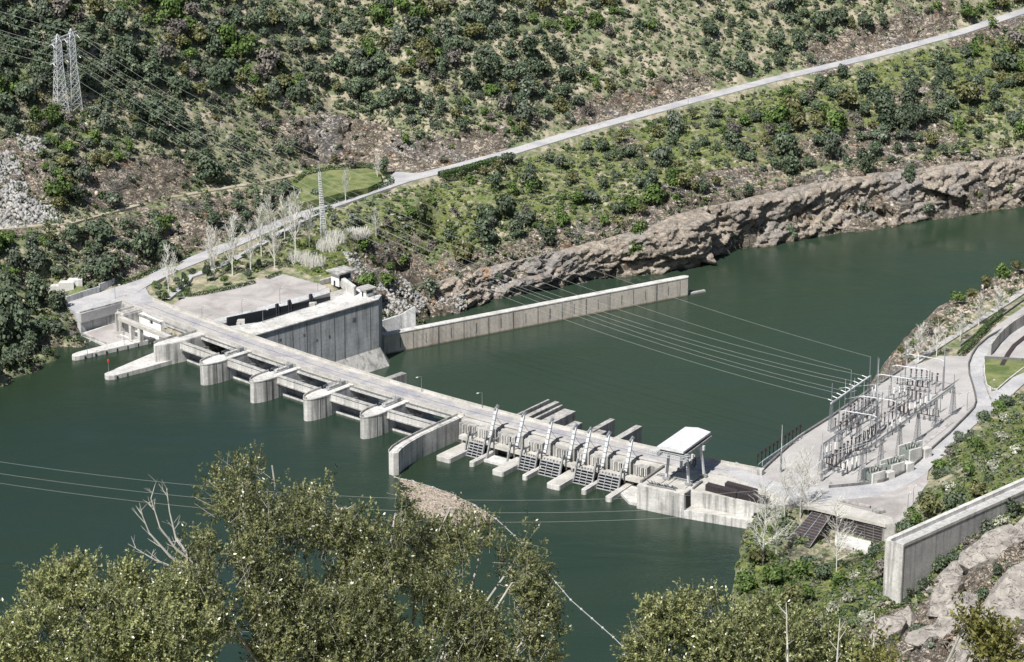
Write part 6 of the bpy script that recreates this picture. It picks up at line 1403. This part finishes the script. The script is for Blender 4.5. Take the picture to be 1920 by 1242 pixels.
# ---- right slope vegetation by hand ----
RS=[]
def clump(x,y,r_,mt,label,hs=1.1,nm='shrub',cat='shrub',group='shrubs on the right bank'): shrub(x,y,r_,mt,label,nm,hs,None,cat,group)
hand2=[(1700,1000,5,'f_dark','dark bush where the paving meets the big wall'),(1740,975,6,'f_olive','big olive bush on the slope above the big wall, first'),(1785,955,6,'f_dark','broad dark bush above the middle of the big wall'),(1830,935,5,'f_olive','olive bush above the big wall near its upper part'),(1720,990,4,'f_green','fresh bush low beside the triangular paving'),(1760,880,4,'f_green','green bush at the road edge under the bend'),(1755,900,3,'f_dark','dark upright shrub by the low kerb at the road bend'),(1840,790,4,'f_dark','dark bush near the branch road on the slope top'),(1885,765,4.5,'f_dark','dark bush near the right edge of the slope top'),(1870,775,3.5,'f_green','green bush beside the branch road'),(1800,830,3.5,'f_blue','grey bush on the shrub slope near the road'),(1830,850,4,'f_green','leafy bush in the middle of the shrub slope'),(1880,830,4,'f_white','white flowering bush in the middle right of the shrub slope'),(1905,850,3.5,'f_white','white flowering bush at the right edge of the shrub slope'),(1860,880,3.8,'f_white','white flowering bush above the upper big wall'),(1820,895,3.6,'f_green','bright bush above the upper big wall'),(1780,860,3,'f_brown','brown twiggy bush on the shrub slope left side'),(1780,920,3.6,'f_white','white blossom bush low on the shrub slope'),(1880,790,3.,'f_white','white flowering bush at the upper right of the shrub slope'),
(1655,1085,5,'f_brown','dark twiggy bush against the left end of the big wall'),(1640,1050,4,'f_dark','dark bush between the recess and the big wall'),(1540,1090,4,'f_dark','dark bush below the dark chute'),(1500,1085,4.5,'f_green','fresh green bush beneath the bare trees'),(1450,1100,6,'f_green','large fresh green bush on the reservoir bank'),(1420,1060,4.5,'f_olive','olive bush at the water edge below the ramp wall'),(1400,1110,5,'f_green','leafy bush at the water edge on the right bank'),(1480,1140,5.5,'f_olive','olive bush midway down the right bank'),(1560,1150,4,'f_white','white flowering bush on the green bank, upper'),(1590,1130,3.5,'f_white','white blossom bush on the green bank right part'),(1620,1165,4,'f_white','white flowering bush left of the pale boulders'),(1530,1180,4,'f_white','white flowering bush on the green bank, lower'),(1570,1100,3.4,'f_green','low green bush on the slope under the recess'),(1600,1090,3.2,'f_white','small white bush under the recess floor'),(1450,1160,4.5,'f_green','bushy green shrub low on the reservoir bank'),(1420,1180,4.5,'f_olive','olive shrub lowest on the reservoir bank'),(1515,1130,4,'f_green','green shrub in the middle of the grassy bank'),
(1735,1105,3.6,'f_dark','dark bush at the base of the big wall, left part'),(1760,1080,4,'f_dark','dark bush at the base of the big wall, centre'),(1790,1060,4.2,'f_dark','dark bush at the base of the big wall, right of centre'),(1820,1040,4.2,'f_brown','brown twiggy bush at the base of the big wall'),(1850,1010,4,'f_blue','grey green bush high at the base of the big wall'),(1880,990,4,'f_white','white flowering bush high beside the big wall'),(1900,970,4,'f_dark','dark bush at the right edge below the big wall'),(1700,1125,3,'f_dark','dark bush at the foot of the big wall corner'),(1775,1115,3.5,'f_dark','dark bush between the pale boulders and wall'),(1840,1140,3.2,'f_dark','dark round bush among the big boulders'),(1720,1190,3.,'f_blue','grey bush between lower boulders'),(1680,1210,3,'f_dark','dark bush at the lower boulders left side'),(1870,1080,2.6,'f_dark','small dark bush on the boulder slope right part')]
for x,y,r_,mt,lb in hand2: clump(x,y,r_*.85,mt,lb)
for k,(x,y) in enumerate([(1690,672),(1715,652),(1738,632),(1760,612),(1778,592),(1795,572),(1822,556),(1850,542),(1880,524),(1905,512)]):
    clump(x,y,[2.5,2.2,3,3.4,2.6,4,3,3.6,4,3][k],['f_olive','f_green','f_brown','f_olive','f_white','f_green','f_olive','f_olive','f_green','f_olive'][k],'%s from left of bushes along the right river bank crest'%ORDW[k])
hedge([(1800,668,9),(1822,645,9),(1850,615,9),(1875,592,9)],2.2,1.6,'fresh green hedge between the river promenade and the bank road')
# bare trees on right
BT=[]
for s in range(3): a,b=bare_tree(18,1.0,70+s,False,46,.2,.055); BT.append((mk(a,'trunk','barkp'),mk(b,'branches','barkp')))
bt=[(1430,1060,0,160,'bare pale tree rising from the water edge in front of the ramp wall'),(1455,1040,0,120,'bare pale tree just right of the one at the water edge'),(1470,985,1,122,'grey bare tree in front of the dark chute, left'),(1500,980,1,128,'bare tree with faint green buds in front of the road'),(1515,975,1,128,'bare budding tree nearest to the recess slab'),(1568,1075,0,140,'tall bare pale tree standing in front of the ribbed recess'),(1700,690,2,50,'bare spreading poplar at the far end of the switchyard'),(1722,680,2,70,'bare broom shaped poplar at the river corner of the switchyard'),(1756,668,2,62,'bare broom shaped poplar on the promenade'),(1800,640,2,50,'bare tree on the promenade, left of the bank road'),(1835,612,2,55,'bare tree on the promenade further right'),(1870,590,2,50,'bare tree on the promenade near the right edge'),(1690,985,0,35,'small bare tree at the corner of the triangular paving')]
for i,(x,y,sty,hp,lb) in enumerate(bt):
    p=T1(x,y); 
    if np.isnan(p[0]): continue
    hm=hp/(F/math.hypot(p[1],H-p[2])*.94); src=(BT if sty<2 else PT)[i%3]; t=thing('bare_tree',lb,'tree',(p[0],p[1],p[2]-.2),'bare trees on the right bank'); s=hm/18; k_=[.8,.75,1.9][sty]; t.scale=(s*k_,s*k_,s); t.rotation_euler[2]=i*1.7
    link('trunk',src[0],None,t); link('branches',src[1],None,t)
# boulders lower right
def boulder(x,y,rx,ry,rzz,seed,label,rotz=.5):
    p=T1(x,y)
    if np.isnan(p[0]): return
    import bmesh
    bm=bmesh.new(); bmesh.ops.create_icosphere(bm,subdivisions=5,radius=1.15); g=np.random.default_rng(seed); co=np.array([v.co[:] for v in bm.verts])
    co=np.sign(co)*np.abs(co)**.8
    for _ in range(12):
        d=g.normal(size=3); d/=np.linalg.norm(d); h=g.uniform(.5,.85); s_=co@d; co=co-np.outer(np.maximum(0,s_-h),d)*.97
    nn=fbm(co[:,0]*2+seed,co[:,1]*2+co[:,2]*1.7,4,seed)-.5; f2=facet(co[:,0]*3+co[:,2],co[:,1]*3+co[:,2]*2,1.5,seed); co=co*(1+nn[:,None]*.14+f2[:,None]*.05)
    co=co*np.array([rx,ry,rzz])
    # slabs dip with the slope: tilt up toward the right
    a=-.42+.15*math.sin(seed); c,s=math.cos(a),math.sin(a); co=np.stack([co[:,0]*c+co[:,2]*s,co[:,1],-co[:,0]*s+co[:,2]*c],1)
    c,s=math.cos(rotz),math.sin(rotz); co=np.stack([co[:,0]*c-co[:,1]*s,co[:,0]*s+co[:,1]*c,co[:,2]],1)
    me=bpy.data.meshes.new('boulder'); bm.to_mesh(me); bm.free(); me.vertices.foreach_set('co',co.astype(np.float32).ravel()); me.update(); me.polygons.foreach_set('use_smooth',[True]*len(me.polygons)); me.set_sharp_from_angle(angle=.5)
    o=link('boulder',me,MT['boulder']); o.location=(p[0],p[1],p[2]+rzz*.05); tag(o,label,'boulder','big boulders on the lower right slope')
m,n,b=M('granite_boulder'); P=pos(n); c=mix(n,(.19,.175,.16),(.40,.37,.335),ramp(n,noise(n,P,.35,7,.7,.6),[(.35,0.),(.62,1.)])); cr_=ramp(n,math_(n,'ABSOLUTE',math_(n,'SUBTRACT',noise(n,mapped(n,P,(1,1,1.8),(.6,.2,.5)),.16,4,.55,1.6),.5)),[(.0,.10),(.02,1.)]); c=mix(n,c,cr_,1,'MULTIPLY'); sp=ramp(n,noise(n,P,6,3,.7),[(.3,.85),(.7,1.1)]); c=mix(n,c,sp,1,'MULTIPLY'); n.links.new(c,b.inputs['Base Color']); b.inputs['Roughness'].default_value=.95; bump(n,b,noise(n,P,1.2,6,.65),.6,.4); MT['boulder']=m
for k,(x,y,rx,ry,rz_,lb) in enumerate([(1880,1180,14,9,8,'largest rounded grey boulder at the lower right corner'),(1800,1180,11,5,7,'tall slanting slab left of the largest boulder'),(1850,1060,12,7,7,'broad pale slab high on the slope at the right edge'),(1900,1110,9,6,6,'pale boulder wedged above the largest boulder'),(1770,1140,8,4,5,'long slanting slab beside the dark bushes'),(1740,1200,7,4,5,'upright pale boulder in the middle of the lower slope'),(1700,1175,4,3,5,'pointed pale boulder near the big wall foot'),(1660,1205,7,5,4,'pinkish boulder at the left end of the rock slope'),(1735,1105,2.6,2.2,3.2,'small standing stone in front of the big wall'),(1910,1010,8,6,5,'boulder at the right edge near the upper wall'),(1830,1230,9,5,5,'low slab at the bottom edge right of centre slabs'),(1790,1090,6,4,4,'pale block halfway between wall and largest boulder')]): boulder(x,y,rx*1.15,ry*1.1,rz_*.95,k+3,lb,.75+.2*math.sin(k*2))
# ================= FOREGROUND OAKS (about forty metres from the viewpoint) =================
def fg_tree(name,label,blobs,base,n_spr,seed,leaf,mat='f_near',dead=(),lpx=6):
    """blobs: crown lobes [(px,py,radius px,distance)]; leaves grow on twig sprigs all through the lobes"""
    g=np.random.default_rng(seed); Bc=[]
    for x,y,r_,d in blobs:
        u=(x-CX)/F; v=(y-CY)/F; dr=np.array([u,ct-v*st,-st-v*ct]); Bc.append((dr*d/np.linalg.norm(dr)+[0,0,H],r_*d/F))
    bs=np.array(base,float); t=thing(name,label,'tree',tuple(bs)); w_=np.array([r_**2.3 for _,r_ in Bc]); w_/=w_.sum(); ci=g.choice(len(Bc),n_spr,p=w_)
    C_=np.array([Bc[i][0] for i in ci]); Rr=np.array([Bc[i][1] for i in ci]); d=g.normal(size=(n_spr,3)); d/=np.linalg.norm(d,axis=1,keepdims=True)
    rad=g.random(n_spr)**.42; P=C_+d*(Rr*rad*(1+.18*g.normal(size=n_spr)*0.6))[:,None]
    cl_=fbm(P[:,0]*2.1+P[:,1]*.7,P[:,2]*2.1+P[:,1]*.9,3,seed); k_=cl_>g.uniform(.38,.51,n_spr); P=P[k_]; d=d[k_]; cl_=cl_[k_]; n=len(P)
    D_=d*.55+np.array([0,0,.75])+g.normal(size=(n,3))*.45; D_/=np.linalg.norm(D_,axis=1,keepdims=True)
    L_=g.uniform(.10,.26,n); VV=[];TT=[]
    tw=g.beta(1.2,1.6,n)
    for j in range(13):
        f=(j+.5)/13; A_=P+D_*(L_*f)[:,None]; r1=g.normal(size=(n,3)); r1-=D_*np.sum(r1*D_,1,keepdims=True); r1/=np.linalg.norm(r1,axis=1,keepdims=True)
        ax_=D_*.55+r1*.8+g.normal(size=(n,3))*.2; ax_/=np.linalg.norm(ax_,axis=1,keepdims=True); sd_=np.cross(ax_,D_+g.normal(size=(n,3))*.4); sd_/=np.linalg.norm(sd_,axis=1,keepdims=True); nrm=np.cross(ax_,sd_)
        l=(leaf*g.uniform(.7,1.25,n))[:,None]; wv=l*.24
        VV.append(np.stack([A_,A_+ax_*l*.5+sd_*wv+nrm*wv*.3,A_+ax_*l,A_+ax_*l*.5-sd_*wv+nrm*wv*.3],1)); TT.append(np.repeat(np.clip(tw*.75+g.uniform(-.15,.35,n),0,1)[:,None],4,1))
    Vv=np.concatenate(VV).reshape(-1,3)-bs; Tn=np.concatenate(TT).reshape(-1); Q_=np.arange(len(Vv)).reshape(-1,4)
    link('leaves',np_mesh('leaves',Vv,Q_,MT[mat],Tn),None,t)
    # twigs carrying the sprigs
    VV=[];QQ=[];off=0
    sub=np.flatnonzero(g.random(n)<.22)
    for i in sub:
        a=P[i]-D_[i]*g.uniform(.05,.3); b=P[i]+D_[i]*L_[i]; s1=np.cross(D_[i],[.3,.2,.9]); s1/=np.linalg.norm(s1); s2=np.cross(D_[i],s1); r_=.0032
        VV.append(np.array([a+s1*r_,a-s1*r_*.5+s2*r_*.87,a-s1*r_*.5-s2*r_*.87,b+s1*r_*.5,b-s1*r_*.25+s2*r_*.43,b-s1*r_*.25-s2*r_*.43])-bs); QQ.append(np.array([(0,1,4,3),(1,2,5,4),(2,0,3,5)])+off); off+=6
    link('twigs',np_mesh('twigs',np.concatenate(VV),np.concatenate(QQ),MT['bark']),None,t)
    # limbs
    lm=MB(); rg=random.Random(seed)
    def limb(a,b,r0,r1,dep):
        a=Vector(a);b=Vector(b); k=5; prev=a; L=(b-a).length; pts=[a]
        for i in range(1,k+1):
            q=a.lerp(b,i/k)+Vector((rg.uniform(-1,1),rg.uniform(-1,1),rg.uniform(-.5,1)))*L*.05*(0 if i==k else 1); lm.tube(prev,q,r0+(r1-r0)*(i-1)/k,r0+(r1-r0)*i/k,6); prev=q; pts.append(q)
        if dep:
            for _ in range(6):
                q=pts[rg.randint(2,k)]; dd=Vector((rg.uniform(-1,1),rg.uniform(-1,1),rg.uniform(-.3,.7))).normalized()*min(L*.3,.28)*rg.uniform(.4,1); limb(q,q+dd,r1*.8,r1*.25,dep-1)
    for c,r_ in Bc: limb(bs,c-np.array([0,0,r_*.2]),.028+r_*.03,.010,2)
    o=obj('limbs',lm,MT['bark'],t)
    if dead:
        for poly in dead:
            dm=MB(); pp=[]
            for x,y,dd in poly:
                u=(x-CX)/F; v=(y-CY)/F; dr=np.array([u,ct-v*st,-st-v*ct]); pp.append(Vector(dr*dd/np.linalg.norm(dr)+[0,0,H]))
            n_=len(pp)-1
            for i in range(n_):
                r0=.022*(1-i/(n_+.6)); dm.tube(pp[i],pp[i+1],r0,.022*(1-(i+1)/(n_+.6)),5)
                for _ in range(3):
                    q=pp[i].lerp(pp[i+1],rg.random()); e=q+Vector((rg.uniform(-1,.4),rg.uniform(-.5,.5),rg.uniform(0,1)))*rg.uniform(.1,.3); dm.tube(q,e,.006,.002,4)
                    dm.tube(q.lerp(e,.5),q.lerp(e,.5)+Vector((rg.uniform(-.1,.1),0,rg.uniform(.02,.14))),.003,.0015,3)
            obj('dead_branch',dm,MT['bark'],t)
    return t
dd=38
main=[(620,1070,120,38),(480,1010,95,37),(430,930,60,37.5),(500,905,50,37.5),(455,895,38,37),(560,980,90,38.5),(700,1010,80,38),(740,960,42,38),(640,950,50,38),(800,1040,85,39),(890,1060,85,38.5),(960,1080,70,38),(990,1010,40,38.3),(905,1000,50,38.6),(850,985,35,39),(420,1130,110,36.5),(560,1180,130,37),(700,1170,130,37.5),(840,1180,120,38),(980,1190,85,38),(340,1190,80,36.5),(620,1260,150,37),(800,1270,130,37.5),(460,1260,120,36.5),(950,1260,100,38),(390,1050,55,36.8),(1010,1130,40,38),(510,870,16,37.4),(845,950,12,38.8)]
dead=[[(420,1120,36.5),(370,1060,36.4),(330,1030,36.3),(300,990,36.2),(283,935,36.1),(292,905,36.1)],[(380,1080,36.5),(330,1010,36.5),(318,960,36.4),(312,915,36.4)],[(400,1120,36.5),(340,1070,36.3),(290,1050,36.2),(240,1020,36.1)],[(400,1100,36.5),(320,1045,36.2),(280,1000,36.1),(262,955,36)]]
fg_tree('oak_tree','big foreground oak bush with glossy leaves and bare dead twigs at its left, bottom centre',main,(-2.0,33.5,381.0),22500,5,.046,dead=dead)
left=[(110,1120,60,35),(160,1090,36,35),(235,1110,40,35.5),(250,1080,24,35.5),(125,1085,22,35),(150,1060,14,35),(70,1190,60,34.5),(180,1180,80,34.8),(290,1130,42,35.5),(330,1110,38,36),(260,1200,80,35),(350,1200,60,35.5),(20,1240,60,34.5),(130,1260,90,34.5),(280,1270,90,35),(395,1110,30,36.2)]
fg_tree('oak_tree','lower leafy oak bush in the bottom left corner of the view',left,(-4.6,31.5,380.4),7600,6,.044)
right=[(1260,1170,50,36),(1330,1180,60,36),(1220,1140,22,36),(1390,1190,55,36.5),(1440,1150,30,36.5),(1230,1230,60,36),(1330,1250,70,36),(1450,1230,70,36.5),(1540,1200,40,37),(1560,1250,60,37),(1620,1260,50,37),(1290,1135,20,36),(1500,1160,22,36.8)]
fg_tree('oak_tree','leafy oak bush along the bottom edge right of centre, below the green bank',right,(2.6,32.5,380.6),7000,7,.044)
corner=[(1740,1235,40,22),(1820,1215,38,22),(1880,1235,50,22),(1810,1165,16,22),(1925,1225,40,22),(1660,1250,40,22),(1690,1225,20,22)]
fg_tree('oak_sprigs','yellowish green leafy sprigs close by in the bottom right corner',corner,(3.2,20.5,388.2),900,8,.046,'f_yel')
# dry pale stalks
for k,(x0,y0,x1,y1) in enumerate([(1480,1260,1474,1130),(1560,1290,1575,1160),(1635,1260,1640,1150)]):
    m_=MB(); 
    def at(x,y,d=30.): u=(x-CX)/F; v=(y-CY)/F; dr=np.array([u,ct-v*st,-st-v*ct]); return dr*d/np.linalg.norm(dr)+np.array([0,0,H])
    p,q=Vector(at(x0,y0+80)),Vector(at(x1,y1)); m_.tube(p,q,.016,.005,5)
    for j in range(7): c=p.lerp(q,.35+.09*j); m_.tube(c,c+Vector((random.uniform(-.1,.1),random.uniform(-.1,.1),.1)),.006,.003,4)
    tag(obj('dry_stalk',m_,MT['bark']),['leftmost','middle','rightmost'][k]+' of the pale dry stalks rising at the bottom edge','stalk','pale dry stalks')
print('objects',len(bpy.data.objects))
